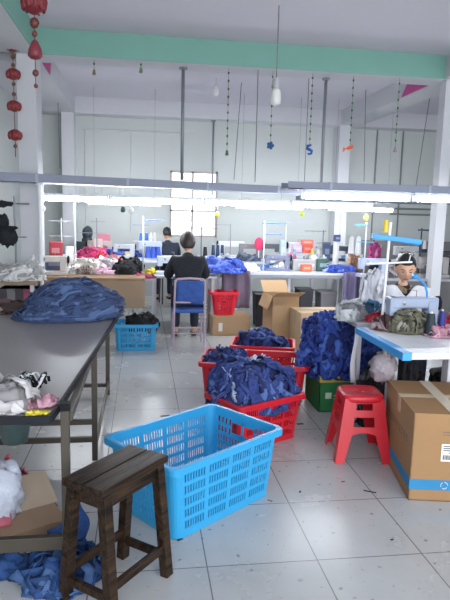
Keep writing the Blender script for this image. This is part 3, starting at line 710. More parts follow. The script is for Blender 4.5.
def spool(loc, m, label, h=.14, r=.035, cat='thread spool', group=None, name='thread_spool'):
    e = empty(name, loc, label, cat, group)
    b = MB(); b.lathe([(r*.95, .008), (r, .02), (r*.62, h*.93), (r*.5, h*.95)], n=14); b.build('thread', m, e, smooth=False)
    b = MB(); b.lathe([(r*.8, 0), (r*.8, .008), (r*.3, .01), (r*.25, h), (r*.15, h+.004)], n=12); b.build('cone_core', cm(222, 220, 214), e)
    return e
def thread_stand(loc, h, m, label, bars=((.0, .5),), tray=None, mbar=None, rz=0, r=.009, group='thread stands along the benches'):
    e = empty('thread_stand', loc, label, 'thread stand', group, rz)
    b = MB(); b.tube([(0, 0, 0), (0, 0, h)], r, 8); b.build('pole', m, e, smooth=True)
    b = MB(); b.lathe([(.035, 0), (.035, .01), (.015, .02)], n=14); b.build('base', m, e)
    for z, (xa, xb), th in bars:
        b = MB(); b.tube([(xa, 0, z), (xb, 0, z)], th, 6); k = xa+.04
        while k < xb: b.tube([(k, 0, z), (k, -.02, z-.02)], .003, 5); k += .09
        b.build('guide_bar', mbar or m, e)
    if tray:
        z, xa, xb = tray
        b = MB(); b.box(xa, -.09, z-.008, xb, .09, z); b.build('spool_tray', mbar or m, e, bevel=.003)
    return e
def dzt(px, py, Y, z=None): p = at(px, py, Y=Y); return V((p.x, p.y, z if z is not None else p.z))

# the woman's machine and what lies around it
sewing_machine((1.87, 3.77, TZ), R(2), cm(150, 162, 186, .3), 'pale blue grey sewing machine on the white table', .78)
heap('olive_cloth', at(411, 333, Z=TZ+.001)+V((0, .04, 0)), .115, .08, .13, colset(112, 110, 92, .3), 'bunched olive grey cloth heap on the white table', 'cloth', n=46, w=.05, L=.16, seed=30, lump=.3, curl=1)
heap('maroon_cloth', at(387, 329, Z=TZ+.001)+V((0, .0, 0)), .085, .07, .10, colset(92, 60, 62, .4), 'dark maroon cloth heap at the blue taped corner', 'cloth', n=30, w=.04, L=.14, seed=31, lump=.3, curl=1)
heap('pink_cloth', at(441, 336, Z=TZ+.001), .08, .05, .055, colset(214, 160, 178, .2), 'pale pink crumpled cloth on the white table', 'cloth', n=26, w=.04, L=.12, seed=32, lump=.4)
spool(dzt(430, 331, 3.56, TZ+.001), cm(32, 44, 54, .6), 'dark slate thread cone beside the olive cloth heap', .16, .04, group='thread cones on the white table')
q = spool(dzt(441, 331, 3.60, TZ+.001), cm(46, 46, 130, .6), 'blue and red thread cone beside the dark slate cone', .17, .028, group='thread cones on the white table')
b = MB(); b.lathe([(.027, .01), (.027, .06)], n=14); b.build('red_band', cm(206, 40, 70), q)
heap('red_cloth', (2.28, 4.02-.22, TZ+.001), .11, .08, .16, colset(222, 60, 92, .2), 'round bright red pink bundle behind the thread cones', 'cloth', n=24, w=.06, L=.12, seed=33)
b = MB(); b.box(-.14, -.05, 0, .14, .05, .02); b.box(-.14, -.05, .02, -.13, .05, .045); b.box(.13, -.05, .02, .14, .05, .045); b.box(-.14, .04, .02, .14, .05, .045)
tag(b.build('red_tray', cm(206, 40, 50, .4), loc=(2.50, 3.76, TZ+.001), bevel=.004), 'shallow red tray on the white table by the red bundle', 'tray')
# blue gooseneck lamp
e = empty('gooseneck_lamp', (2.0, 3.78, TZ), 'bright blue gooseneck lamp curving up beside the woman', 'lamp')
def gp(px, py): return at(px, py, Y=3.75)-V((2.0, 3.78, TZ))
g0 = [V((gp(427, 312).x, gp(427, 312).y, 0))]+[gp(x, y) for x, y in ((427, 300), (427, 292), (425, 285), (421, 280), (417, 277.5))]
b = MB(); b.tube(g0, .008, 8); b.build('gooseneck', BLUEBAR, e, smooth=True)
b = MB(); b.tube([gp(417.5, 277.5), gp(413, 276)], [.013, .02], 10); b.build('lamp_shade', BLUEBAR, e, smooth=True)
b = MB(); b.lathe([(.035, 0), (.035, .015), (.01, .02)], c=(g0[0].x, g0[0].y, 0), n=16); b.build('base', BLUEBAR, e)
# tall white thread pole with blue bar and yellow top
p = dzt(381, 330, 3.82, TZ)
e = empty('thread_stand', (p.x, p.y, TZ), 'white thread pole with a broad blue bar beside the woman', 'thread stand', 'thread stands along the benches')
ztop = at(385, 222, Y=3.82).z
b = MB(); b.tube([(0, 0, 0), (0.02, 0, ztop-TZ)], .010, 8); b.build('pole', WHITEM, e)
pc = at(386, 222, Y=3.82)
q0, q1 = at(372, 236, Y=3.82), at(421, 242, Y=3.82)
b = MB(); b.bar(q0-e.location, q1-e.location, .03, .035); b.bar(q0-e.location+V((.1, .03, -.02)), q1-e.location+V((0, .03, -.02)), .02, .012); b.build('guide_bar', BLUEBAR, e, bevel=.003)
b = MB(); q0, q1 = at(366, 264, Y=3.82), at(412, 262, Y=3.82); b.tube([q0-e.location, q1-e.location+V((0, 0, -.0))], .007, 6)
for t in (.93,): b.tube([(q0*(1-t)+q1*t)-e.location, (q0*(1-t)+q1*t)-e.location+V((0, -.02, .05))], .004, 5)
b.build('lower_bar', WHITEM, e)
b = MB(); b.lathe([(.02, 0), (.016, .08), (.012, .085)], c=pc-e.location-V((0, 0, .07)), n=12); b.build('yellow_cap', cm(226, 196, 60, .5), e)
heap('white_cloth', dzt(373, 300, 4.35, .0)+V((0, 0, .776)), .085, .07, .36, colset(226, 228, 236, .15), 'white cloth draped before the small far machine rack', 'cloth', n=30, w=.06, L=.2, seed=34)
# table behind the white one, holding the drape
wt2 = empty('sewing_table', (2.2, 4.2, 0), 'grey sewing table behind the white one, beside the bright blue heap', 'table')
b = MB(); b.box(-.62, -.16, .74, -.22, .35, .775); b.build('tabletop', cm(186, 188, 196, .4), wt2, bevel=.004)
for x in (-.58, -.26):
    for y in (-.12, .31):
        b = MB(); b.box(x-.015, y-.015, 0, x+.015, y+.015, .74); b.build('leg', WG, wt2)
heap('plastic_wrap', (1.60, 4.22, .776), .11, .09, .13, colset(190, 194, 198, .3), 'clear grey plastic wrap bundle beside the bright blue heap', 'plastic wrap', n=26, w=.06, L=.14, seed=35)
heap('red_cloth', (1.74, 4.12, .776), .06, .05, .05, colset(222, 44, 62, .2), 'small red cloth tucked by the clear plastic wrap', 'cloth', n=10, w=.04, L=.07, seed=36)
heap('teal_cloth', (1.77, 4.25, .776), .09, .06, .12, colset(70, 120, 160, .3), 'blue green cloth roll under the white drape', 'cloth', n=16, w=.05, L=.1, seed=37)

# ------------------------------------------------------------------ benches in the rows behind
def bench(X0, X1, Y0, Y1, z, mtop, label, front=None, th=.03, legs=True, mleg=None, group='long benches of the sewing rows'):
    cx, cy = (X0+X1)/2, (Y0+Y1)/2; e = empty('work_bench', (cx, cy, 0), label, 'bench', group)
    b = MB(); b.box(X0-cx, Y0-cy, z-th, X1-cx, Y1-cy, z); b.build('worktop', mtop, e, bevel=.004)
    if legs:
        n = max(2, int((X1-X0)/.9)+1)
        for i in range(n):
            x = X0+.05+(X1-X0-.1)*i/(n-1)-cx
            for y in (Y0+.05-cy, Y1-.05-cy):
                b = MB(); b.box(x-.02, y-.02, 0, x+.02, y+.02, z-th); b.build('leg', mleg or WG, e)
    if front:
        b = MB(); b.box(X0-cx, Y0-cy+.002, front[0], X1-cx, Y0-cy+.02, z-th); b.build('front_panel', front[1], e)
    return e
BENCHP = cm(150, 128, 104, .7)
bench(-1.13, .02, 6.70, 7.95, .80, TABLEW, 'brown wooden bench heaped with pink and cream cloth', front=(.45, BENCHP))
bench(-1.9, -1.15, 6.42, 6.78, .78, BENCHP, 'short brown ledge before the lantern column with fluffy white cloth')
bench(.10, .95, 7.35, 7.85, .76, WG, 'narrow grey bench before the worker in black')
bench(1.02, 2.95, 7.6, 8.2, .79, cm(214, 218, 228, .4), 'long white bench with the purple drape at its end', front=(.72, cm(150, 152, 164)))
bench(-1.3, 1.2, 8.45, 9.65, .86, cm(206, 214, 228, .4), 'pale far bench where the two dark figures work')
bench(1.22, 3.9, 8.45, 9.8, .86, cm(200, 206, 218, .4), 'pale far bench under the colourful machine cluster')
bench(2.9, 5.0, 6.9, 7.5, .80, cm(150, 150, 156, .4), 'grey bench behind the woman beside the window column', front=(.3, cm(90, 88, 90)))
bench(4.1, 6.2, 8.9, 9.5, .84, cm(170, 172, 178, .4), 'grey far bench in the side bay')
# under bench stored goods
for px, c, l in ((6, (70, 66, 70), 'dark storage bin'), (14, (120, 116, 120), 'grey storage bin'), (22, (66, 60, 66), 'charcoal storage bin'), (30, (140, 70, 86), 'maroon storage bin'), (38, (150, 148, 150), 'pale storage bin')):
    p = at(px, 290, Y=6.62); b = MB(); b.box(-.045, -.15, 0, .045, .15, .70); b.box(-.05, -.155, .66, .05, .155, .70)
    tag(b.build('storage_bin', cm(*c, .7), loc=(p.x, 6.62, .0), bevel=.006), l+' standing upright under the short ledge', 'bin', 'upright bins under the ledge')
# purple drape, black stool before the bench
b = MB(); pa, pb_ = at(222, 271, Y=7.55), at(250, 271, Y=7.55)
b.grid(lambda u, v: V((pa.x+(pb_.x-pa.x)*u+.01*math.sin(v*4), 7.55-.03*math.sin(u*14)-.02*v, .82-.50*v)), 26, 8)
tag(b.build('cloth_drape', cm(126, 112, 132, .85), smooth=True, solid=.004), 'dusty purple drape hanging behind the red basket', 'drape')
b = MB(); pa, pb_ = at(343, 276, Y=7.55), at(361, 276, Y=7.55)
b.grid(lambda u, v: V((pa.x+(pb_.x-pa.x)*u, 7.53-.03*math.sin(u*12), .82-.68*v)), 20, 8)
tag(b.build('cloth_drape', cm(120, 112, 146, .85), smooth=True, solid=.004), 'purple drape hanging off the long white bench end', 'drape')
# clutter: cloth heaps on benches
def hp(name, px, py, Y, rx, ry, h, c, label, n=26, seed=1, w=.05, L=None, z=None, cat='cloth'):
    p = dzt(px, py, Y, z); heap(name, p, rx, ry, h, colset(*c, .25), label, cat, n=n, w=w, L=L or rx*.9, seed=seed, lump=.3, crk=.02)
hp('white_cloth', 13, 270, 6.6, .26, .14, .17, (226, 224, 224), 'fluffy white cloth heap on the ledge before the column', 60, 41, z=.781)
hp('white_cloth', 32, 264, 6.62, .12, .10, .20, (232, 232, 232), 'smaller white cloth tuft next to the beige machine', 30, 42, z=.781)
hp('cream_cloth', 84, 268, 7.3, .15, .12, .17, (238, 232, 220), 'cream white fluffy cloth behind the wire basket', 30, 43, z=.801)
hp('pink_cloth', 101, 270, 7.2, .20, .1, .05, (240, 190, 214), 'flat pale pink cloth along the wooden bench edge', 30, 44, z=.801)
hp('white_cloth', 106, 264, 7.45, .17, .12, .15, (236, 226, 232), 'pinkish white cloth heap behind the pale pink one', 30, 45, z=.801)
hp('black_cloth', 126, 270, 7.2, .15, .12, .16, (34, 34, 40), 'black shiny bundle at the wooden bench corner', 26, 46, z=.801)
hp('black_cloth', 132, 262, 7.55, .12, .1, .17, (44, 44, 50), 'dark cloth pile behind the black shiny bundle', 22, 47, z=.801)
hp('hot_pink_cloth', 92, 258, 8.6, .22, .12, .15, (226, 66, 128), 'hot pink cloth heap before the dark hooded figure', 36, 48, z=.861)
hp('orange_cloth', 101, 258, 7.6, .06, .05, .22, (240, 92, 70), 'small orange red cloth beside hot pink heap', 12, 49, z=.801)
hp('orange_cloth', 115, 258, 7.66, .09, .06, .17, (238, 96, 78), 'orange cloth between pale pink and dark piles', 16, 50, z=.801)
hp('blue_cloth', 120, 250, 9.2, .28, .15, .12, (58, 86, 178), 'far blue cloth heap beyond the pink piles', 36, 51, z=.861)
hp('blue_cloth', 220, 262, 7.55, .30, .18, .17, (62, 92, 206), 'bright blue cloth heap beside the worker in black', 60, 52, z=.80)
hp('white_cloth', 240, 268, 7.78, .24, .15, .09, (240, 226, 238), 'white and pink cloth over the purple drape', 36, 53, z=.79)
hp('yellow_cloth', 149, 267, 7.62, .07, .06, .05, (240, 216, 50), 'small bright yellow cloth by the blue spools', 12, 54, z=.761)
hp('blue_cloth', 340, 268, 7.8, .20, .15, .10, (64, 96, 206), 'blue cloth heap at the long white bench end', 32, 55, z=.791)
hp('pale_cloth', 331, 268, 7.85, .10, .1, .10, (190, 204, 240), 'pale blue cloth tuft beside the green box', 16, 56, z=.791)
hp('brown_fur', 355, 262, 7.9, .09, .08, .24, (156, 116, 92), 'brown fluffy bundle by the wide white post', 30, 57, z=.791, cat='fluffy bundle')
hp('white_cloth', 280, 262, 7.95, .12, .1, .12, (232, 234, 240), 'white cloth before the dark machine body', 20, 58, z=.791)
hp('maroon_cushion', 143, 271, 7.1, .13, .1, .04, (176, 70, 104), 'pink maroon cloth on the small side stool', 16, 59, z=.762)
# small side stool under it
e = empty('side_stool', (at(143, 271, Y=7.1).x, 7.1, 0), 'slim grey side stool carrying pink maroon cloth', 'stool')
b = MB(); b.box(-.14, -.12, .74, .14, .12, .76); b.build('seat', WG, e)
for x in (-.12, .12):
    for y in (-.1, .1):
        b = MB(); b.box(x-.012, y-.012, 0, x+.012, y+.012, .74); b.build('leg', WG, e)
# wire basket
e = empty('wire_basket', dzt(88, 272, 7.1, .801), 'grey wire basket holding brown cloth on the wooden bench', 'basket')
b = MB(); q = .085
for i in range(7):
    t = -q+2*q*i/6
    for s_ in (-1, 1):
        b.tube([(t, s_*q*.7, 0), (t, s_*q*.7, .12)], .002, 4); b.tube([(s_*q, t*.7, 0), (s_*q, t*.7, .12)], .002, 4)
for z in (0, .04, .08, .12): b.tube([(-q, -q*.7, z), (q, -q*.7, z), (q, q*.7, z), (-q, q*.7, z), (-q, -q*.7, z)], .003, 4)
b.build('wire_cage', cm(190, 184, 180, .4), e)
heap('brown_cloth', dzt(88, 272, 7.1, .803), .07, .05, .09, colset(140, 118, 110), 'brown cloth packed in the grey wire basket', 'cloth', n=12, w=.04, L=.08, seed=60)
# machines
sm = sewing_machine
sm(dzt(52, 271, 7.0, .801), R(0), cm(206, 202, 196, .35), 'beige sewing machine between white cloth and white post', .75)
sm(dzt(171, 268, 7.6, .761), R(0), cm(196, 206, 222, .3), 'pale blue machine before the worker in black', .8)
sm(dzt(231, 256, 9.3, .861), R(180), WHITEM, 'white sewing machine behind the bright blue cloth', .9)
sm(dzt(250, 256, 9.2, .861), R(0), cm(130, 130, 134, .4), 'dark grey far machine beside the round pink pad', .8)
sm(dzt(277, 270, 7.9, .791), R(0), cm(110, 114, 140, .4), 'slate grey machine beside the orange packets', .75)
sm(dzt(300, 256, 9.3, .861), R(180), cm(226, 228, 234, .3), 'white far machine among orange and pink packets', .9)
sm(dzt(320, 254, 9.2, .861), R(0), cm(216, 218, 224, .3), 'white far machine beside the wide white post', .8)
sm(dzt(372, 268, 7.1, .801), R(0), cm(176, 186, 214, .3), 'light blue grey machine behind the white drape', .8)
sm(dzt(432, 268, 7.1, .801), R(0), cm(150, 146, 146, .4), 'grey machine behind the woman near the window column', .9)
sm(dzt(405, 262, 8.9+.2, .841), R(0), cm(196, 198, 202, .4), 'pale machine deep in the side bay', .9)
sm(dzt(100, 258, 9.3, .861), R(180), cm(214, 196, 190, .4), 'pinkish white far machine next to the hooded figure', .8)
sm(dzt(150, 262, 9.3, .861), R(0), cm(200, 210, 226, .3), 'pale far machine behind the blue spools', .8)
# round pink pad
p = at(259, 244, Y=9.0); e = empty('hand_fan', (p.x, 9.0, .861), 'round hot pink fan on a stick behind the blue bar stand', 'fan')
b = MB(); b.lathe([(.02, -.012), (.10, -.012), (.106, 0), (.10, .012), (.02, .012)], c=(0, 0, p.z-.861), n=24, M=Matrix.Diagonal((.7, 1, 1)).to_3x3() @ Matrix.Rotation(PI/2, 3, 'X')); b.build('fan_disc', cm(232, 62, 110, .6), e, smooth=True)
b = MB(); b.tube([(0, 0, 0), (0, 0, p.z-.861-.08)], .008, 8); b.build('stick', WHITEM, e)
b = MB(); b.lathe([(.03, 0), (.034, .02), (.02, .08), (.022, .1), (.01, .11)], n=14)
tag(b.build('red_bottle', cm(216, 40, 66, .4), loc=dzt(268, 252, 8.6, .861), smooth=True), 'small red bottle beside the round pink pad', 'bottle')
# packets and boxes in the cluster
def pack(px, py, Y, w, h, c, label, d=.08, z=None, cat='packet', name='packet'):
    p = dzt(px, py, Y, z); b = MB(); b.box(-w/2, -d/2, 0, w/2, d/2, h); e = empty(name, p, label, cat, None)
    b.build('wrapper', cm(*c, .5), e, bevel=.01)
    b = MB(); b.box(-w*.3, -d/2-.002, h*.35, w*.3, -d/2, h*.65); b.build('label_patch', cm(*[min(255, int(v*.6+100)) for v in c], .5), e)
pack(306, 274, 7.85, .15, .10, (244, 100, 66), 'orange packet lying at the long bench front', z=.791)
pack(307, 252, 9.0, .15, .13, (242, 96, 70), 'orange packet high among the far machines', z=.982)
pack(297, 250, 9.05, .16, .12, (214, 190, 228), 'lilac packet beside the high orange packet', z=.982)
pack(307, 243, 9.0, .2, .08, (240, 130, 110), 'salmon packet topmost among the far machines', z=1.113)
pack(311, 245, 9.1, .05, .18, (226, 40, 90), 'thin crimson packet beside the salmon one', z=.982)
pack(322, 276, 7.9, .17, .18, (52, 84, 78), 'dark green box before the far machine row', z=.791)
pack(305, 275, 7.98, .40, .16, (160, 164, 166), 'wide grey box behind the orange bench packet', z=.791, d=.1)
pack(299, 262, 9.05, .62, .12, (206, 210, 216), 'long pale parts chest under the high packets', z=.861, d=.3, cat='chest', name='parts_chest')
pack(283, 243, 9.0, .10, .32, (190, 210, 214), 'pale teal box at the cluster edge', z=.861)
pack(337, 238, 8.315, .09, .10, (50, 66, 110), 'navy box clipped on the wide white post', z=1.2)
pack(327, 237, 8.95, .12, .30, (70, 90, 130), 'tall slate blue box among the far machines', z=.861)
pack(345, 238, 9.0, .08, .09, (110, 160, 210), 'sky blue box beside the wide white post', z=.861)
pack(104, 243, 9.45, .2, .34, (214, 130, 150), 'rose cloth stack behind the hooded figure', z=.861)
pack(98, 240, 9.1, .14, .28, (226, 200, 196), 'pale blush cloth stack beside the rose stack', z=.861)
pack(56, 246, 7.6, .16, .22, (168, 56, 66), 'dark red cloth roll behind the beige machine', z=.942)
pack(56, 258, 7.65, .30, .14, (96, 104, 140), 'slate box supporting the dark red cloth roll', z=.801)
pack(70, 262, 7.7, .10, .3, (226, 226, 230), 'white upright box next to the slate box', z=.801)
pack(129, 255, 9.0, .13, .10, (214, 196, 160), 'tan box beyond the dark cloth pile', z=.861)
# thread stands
thread_stand(dzt(143, 276, 7.5, .76), at(143, 216, Y=7.5).z-.76, cm(206, 214, 226, .4), 'white thread stand with blue bar beside the worker in black', bars=((at(143, 220, Y=7.5).z-.76, (0, .26), .007), (at(143, 225, Y=7.5).z-.76, (-.13, .08), .004)), mbar=cm(90, 110, 150, .4))
thread_stand(dzt(263, 272, 7.7, .79), at(263, 221, Y=7.7).z-.79, WHITEM, 'white thread stand with blue bar before the pink pad', bars=((at(263, 223, Y=7.7).z-.79, (-.03, .3), .010), (at(263, 234, Y=7.7).z-.79, (.0, .25), .006)), mbar=cm(70, 130, 200, .4))
thread_stand(dzt(364, 268, 7.3, .80), at(364, 222, Y=7.3).z-.8, WHITEM, 'white thread stand with sky blue bar over light machine', bars=((at(364, 225, Y=7.3).z-.8, (-.16, .03), .010), (at(364, 242, Y=7.3).z-.8, (-.12, .12), .006)), mbar=cm(90, 190, 230, .4))
thread_stand(dzt(419, 268, 7.2, .80), at(419, 228, Y=7.2).z-.8, cm(60, 64, 84), 'dark thread rack near the window column', bars=((at(419, 230, Y=7.2).z-.8, (-.05, .32), .012),), tray=(at(419, 252, Y=7.2).z-.8, -.03, .28), mbar=cm(84, 90, 116, .4))
thread_stand(dzt(285, 262, 9.0, .86), .62, WHITEM, 'tall white thread stand at the packet cluster edge', bars=((.6, (0, .45), .006), (.42, (0, .4), .005)), mbar=cm(200, 204, 214, .4))
thread_stand(dzt(322, 262, 8.6, .86), .5, cm(120, 124, 134, .4), 'grey thread stand before the wide white post', bars=((.48, (-.3, .05), .006), (.3, (-.1, .25), .006)))
thread_stand(dzt(97, 262, 8.8, .86), .6, cm(150, 152, 160, .4), 'grey thread stand above the rose cloth stack', bars=((.55, (-.1, .12), .005), (.38, (-.25, .15), .005)))
thread_stand(dzt(62, 264, 7.9, .80), .66, cm(200, 200, 206, .4), 'white thread rack above the dark red roll', bars=((.62, (-.16, .14), .006), (.42, (-.16, .14), .006)))
thread_stand(dzt(201, 262, 9.0, .86), .5, cm(110, 112, 120, .4), 'thin dark thread stand before the barred window', bars=((.48, (-.3, .25), .006),))
thread_stand(dzt(230, 262, 9.0, .86), .56, cm(150, 154, 160, .4), 'grey thread stand above the white machine', bars=((.54, (-.4, -.02), .005),))
# spools
NAVY = cm(36, 52, 110, .6); WH = cm(236, 236, 240, .7); BKT = cm(40, 42, 50, .7); RO = cm(60, 92, 196, .6)
for i, (px, l) in enumerate(((148, 'near the stand pole'), (153, 'in the middle of the trio'), (158, 'closest to the worker in black'))):
    spool(dzt(px, 262, 9.0, .861), RO, 'short blue thread cone '+l, .19, .05, group='blue thread cones on the far bench')
for i, (px, l) in enumerate(((213, 'beside the black cone'), (217.5, 'between its two neighbours'), (222, 'nearest the white machine'))):
    spool(dzt(px, 262, 8.9, .861), cm(38, 62, 96, .6), 'tall dark teal thread cone '+l, .24, .035, group='tall dark cones behind the blue cloth')
spool(dzt(205, 262, 9.0, .861), BKT, 'black thread cone behind the worker in black', .2, .04)
for px, l in ((350.5, 'nearest the wide white post'), (357.5, 'beside the brown bundle top')):
    spool(dzt(px, 262, 8.6, 1.0), WH, 'tall white thread cone '+l, .28, .05, group='white cones before the side bay')
pack(354, 256, 8.6, .26, .138, (226, 228, 232), 'white stand box under the two white cones', z=.861)
for px, l in ((424, 'dark based white thread cone beside the rack pole'), (430.5, 'dark based white thread cone next to the column side')):
    p = dzt(px, 252, 7.2); e = spool(V((p.x, p.y, at(419, 252, Y=7.2).z+.002)), WH, l, .15, .028, group='cones on the dark thread rack')
    b = MB(); b.lathe([(.036, 0), (.036, .04)], n=14); b.build('spool_base', BKT, e)
for px, l in ((133, 'pale'), (137, 'cream'), (126, 'white')):
    pass
for i, (px, c, l) in enumerate(((141, (70, 110, 190), 'blue'), (146.5, (60, 100, 170), 'deep blue'), (151, (222, 224, 230), 'white'), (154.5, (216, 206, 200), 'cream'))):
    spool(dzt(px, 237, 9.75, at(px, 235, Y=9.75).z-.1), cm(*c, .6), l+' thread cone on the high far shelf', .14, .03, group='cones on the high far shelf')
p = at(147, 237, Y=9.75); b = MB(); b.box(-.22, -.08, -.012, .22, .08, 0); sh_ = empty('cone_shelf', (p.x, p.y, at(141, 235, Y=9.75).z-.1), 'thin far shelf carrying blue and white cones', 'shelf'); b.build('board', WG, sh_)
for x in (-.2, .2):
    b = MB(); b.tube([(x, 0, -.012), (x, 0, -(sh_.location.z-.86))], .008, 6); b.build('support', WG, sh_)

# ------------------------------------------------------------------ people
def skin_mesh(chains, name, radii_scale=1, sub=2):
    """chains: list of [(pos, radius), ...]; a chain starting with the same point as an earlier vertex joins there"""
    bm = bmesh.new(); lay = bm.verts.layers.skin.verify(); seen = {}; first = True
    def vert(p, r):
        nonlocal first
        k = tuple(round(c, 4) for c in p)
        if k not in seen:
            v = bm.verts.new(p); v[lay].radius = (r*radii_scale, r*radii_scale) if not isinstance(r, tuple) else (r[0]*radii_scale, r[1]*radii_scale)
            if first: v[lay].use_root = True; first = False
            seen[k] = v
        return seen[k]
    for ch in chains:
        prev = None
        for p, r in ch:
            v = vert(p, r)
            if prev is not None and prev is not v: bm.edges.new((prev, v))
            prev = v
    me = bpy.data.meshes.new(name); bm.to_mesh(me); bm.free()
    o = bpy.data.objects.new(name, me); C.objects.link(o)
    q = o.modifiers.new('Skin', 'SKIN'); q.use_smooth_shade = True
    q = o.modifiers.new('Sub', 'SUBSURF'); q.levels = sub; q.render_levels = sub
    dg = bpy.context.evaluated_depsgraph_get(); ev = o.evaluated_get(dg); me2 = bpy.data.meshes.new_from_object(ev)
    bpy.data.objects.remove(o); return me2
def head_mesh(mb, c, s=1.0, tilt=0):
    """head facing +Y, about .23 high"""
    n, m_ = 36, 28; vs = []; M = Matrix.Rotation(tilt, 3, 'X')
    for i in range(m_+1):
        th = PI*i/m_
        for a in range(n):
            ph = 2*PI*a/n; d = V((math.sin(th)*math.cos(ph), math.sin(th)*math.sin(ph), math.cos(th)))
            x, y, z = d.x*.075, d.y*.095, d.z*.118
            if z < 0: k = 1-.30*(-z/.118)**1.5; x *= k; y *= (1-.12*(-z/.118)) if y > 0 else (1-.35*(-z/.118))
            if y > 0:
                g = lambda cx, cz, sx, sz: math.exp(-((x-cx)/sx)**2-((z-cz)/sz)**2)
                y += .022*g(0, -.018, .012, .022)+.008*g(0, .005, .009, .02)
                y -= .010*(g(-.03, .008, .016, .012)+g(.03, .008, .016, .012))
                y += .006*(g(-.03, .026, .022, .008)+g(.03, .026, .022, .008))
                y += .007*g(0, -.056, .02, .009)+.008*g(0, -.092, .022, .014)
                y += .004*(g(-.045, -.02, .018, .02)+g(.045, -.02, .018, .02))
            vs.append(V(c)+M @ (V((x, y, z))*s))
    mb.add(vs, [(i*n+a, (i+1)*n+a, (i+1)*n+(a+1) % n, i*n+(a+1) % n) for i in range(m_) for a in range(n)])
    for sx in (-1, 1): mb.blob(V(c)+M @ V((sx*.077*s, -.005*s, -.005*s)), .010*s, .018*s, .03*s, .05, 2, 12, 1)
def person(loc, rz, label, shirt, pants, hair, lean=.06, hk=1.0, hlow=0, arms=1, tilt=R(-25), hairstyle='short', seat=.46, extra=None, group=None, headdrop=0, tall=1.0):
    e = empty('person', loc, label, 'person', group, rz, tall)
    hip = (0, -.02, seat+.09); waist = (0, 0, seat+.24); chest = (0, lean, seat+.42); neck0 = (0, lean+.02, seat+.54); neck1 = (0, lean+.05, seat+.62)
    def arm(s_): return [(chest, .12), ((s_*.16, lean, seat+.49), .06), ((s_*.23, lean+.14, seat+.30), .045), ((s_*.17, lean+.34, seat+.33), .032), ((s_*.155, lean+.38, seat+.33), .028), ((s_*.145, lean+.42, seat+.325), (.035, .018))]
    def leg(s_): return [(hip, .13), ((s_*.09, .04, seat+.07), .085), ((s_*.12, .40, seat+.05), .06), ((s_*.12, .41, .12), .042), ((s_*.12, .42, .05), .04), ((s_*.12, .54, .03), .03)]
    chains = [[(hip, .13), (waist, .115), (chest, .13), (neck0, .05), (neck1, .045)], arm(-1), arm(1), leg(-1), leg(1)]
    me = skin_mesh(chains, 'body_tmp')
    mb = MB(); mb.add([v.co for v in me.vertices], [tuple(p.vertices) for p in me.polygons])
    hc = V((0, lean+.09, seat+.72-headdrop)); head_mesh(mb, hc, 1.0, tilt)
    for s_ in (-1, 1):                       # five separate fingers per hand
        w = V((s_*.145, lean+.42, seat+.325))
        for k, l in enumerate((.06, .07, .075, .065, .05)):
            if k == 0: a = w+V((-s_*.025, -.02, 0)); d1 = V((-s_*.6, .7, -.1)); l = .055
            else: a = w+V((s_*(k-2.5)*.018, .02, 0)); d1 = V((s_*(k-2.5)*.06, 1, -.15))
            d1.normalize(); d2 = (d1+V((0, -.1, -.7))).normalized()
            mb.tube([a, a+d1*l*.5, a+d1*l*.5+d2*l*.3, a+d1*l*.5+d2*l*.5], [.0095, .009, .008, .005], 8)
    o = mb.build('body', SKIN, e, smooth=True)
    q = o.modifiers.new('Remesh', 'REMESH'); q.mode = 'VOXEL'; q.voxel_size = .006; q.use_smooth_shade = True
    # shirt, trousers, shoes follow the same skeleton a little larger
    def cloth(nm, ch, m):
        me = skin_mesh(ch, nm); me.materials.append(m); c = bpy.data.objects.new(nm, me); C.objects.link(c); c.parent = e
        for p_ in me.polygons: p_.use_smooth = True
        return c
    def sleeve(s_): return [(chest, .155), ((s_*.165, lean, seat+.49), .082), ((s_*.235, lean+.14, seat+.30), .062), ((s_*.178, lean+.32, seat+.33), .045)]
    cloth('shirt', [[((0, -.02, seat+.07), .155), (waist, .14), (chest, .155), ((0, lean+.01, seat+.53), .078), ((0, lean+.045, seat+.60), .066)], sleeve(-1), sleeve(1)], shirt)
    def tr(s_): return [((0, -.02, seat+.08), .145), ((s_*.09, .04, seat+.07), .098), ((s_*.12, .40, seat+.05), .073), ((s_*.12, .41, .10), .055)]
    cloth('trousers', [tr(-1), tr(1)], pants)
    for s_ in (-1, 1):
        b = MB(); b.blob((s_*.12, .48, .035), .045, .12, .034, .03, 2, 14, 1); b.build('shoe', BLACKP, e, smooth=True)
    # hair cap
    M = Matrix.Rotation(tilt, 3, 'X'); b = MB(); n, m_ = 30, 18; vs = []
    for i in range(m_+1):
        for a in range(n):
            ph = 2*PI*a/n; fr = math.sin(ph)
            tm = PI*(.50-.17*min(1, max(0, fr)*1.6) if fr > 0 else .50+(.17+hlow)*min(1, -fr*1.5))
            th = tm*i/m_; d = V((math.sin(th)*math.cos(ph), math.sin(th)*math.sin(ph), math.cos(th)))
            k = (1.085*hk if i < m_-1 else (1.05*hk if i < m_ else .97))+.03*noise.noise(d*9)
            vs.append(hc+M @ (V((d.x*.077, d.y*.097, d.z*.118))*k))
    b.add(vs, [(i*n+a, (i+1)*n+a, (i+1)*n+(a+1) % n, i*n+(a+1) % n) for i in range(m_) for a in range(n)])
    b.build('hair', hair, e, smooth=True)
    if hairstyle == 'bun':
        b = MB(); b.blob(hc+M @ V((0, -.12, .02)), .035, .03, .035, .1, 3, 14, 3); b.build('hair_bun', hair, e, smooth=True)
    if hairstyle == 'hood':
        b = MB(); b.blob(hc+V((0, -.02, -.01)), .095, .115, .135, .05, 2, 20, 2); b.blob(hc+V((0, -.04, -.14)), .10, .1, .08, .05, 2, 18, 2); b.build('hood', shirt, e, smooth=True)
    return e, hc, M
DKC = mat('black_jacket', s2l(30, 32, 40), .85, var=.2, scale=20, bump=.3)
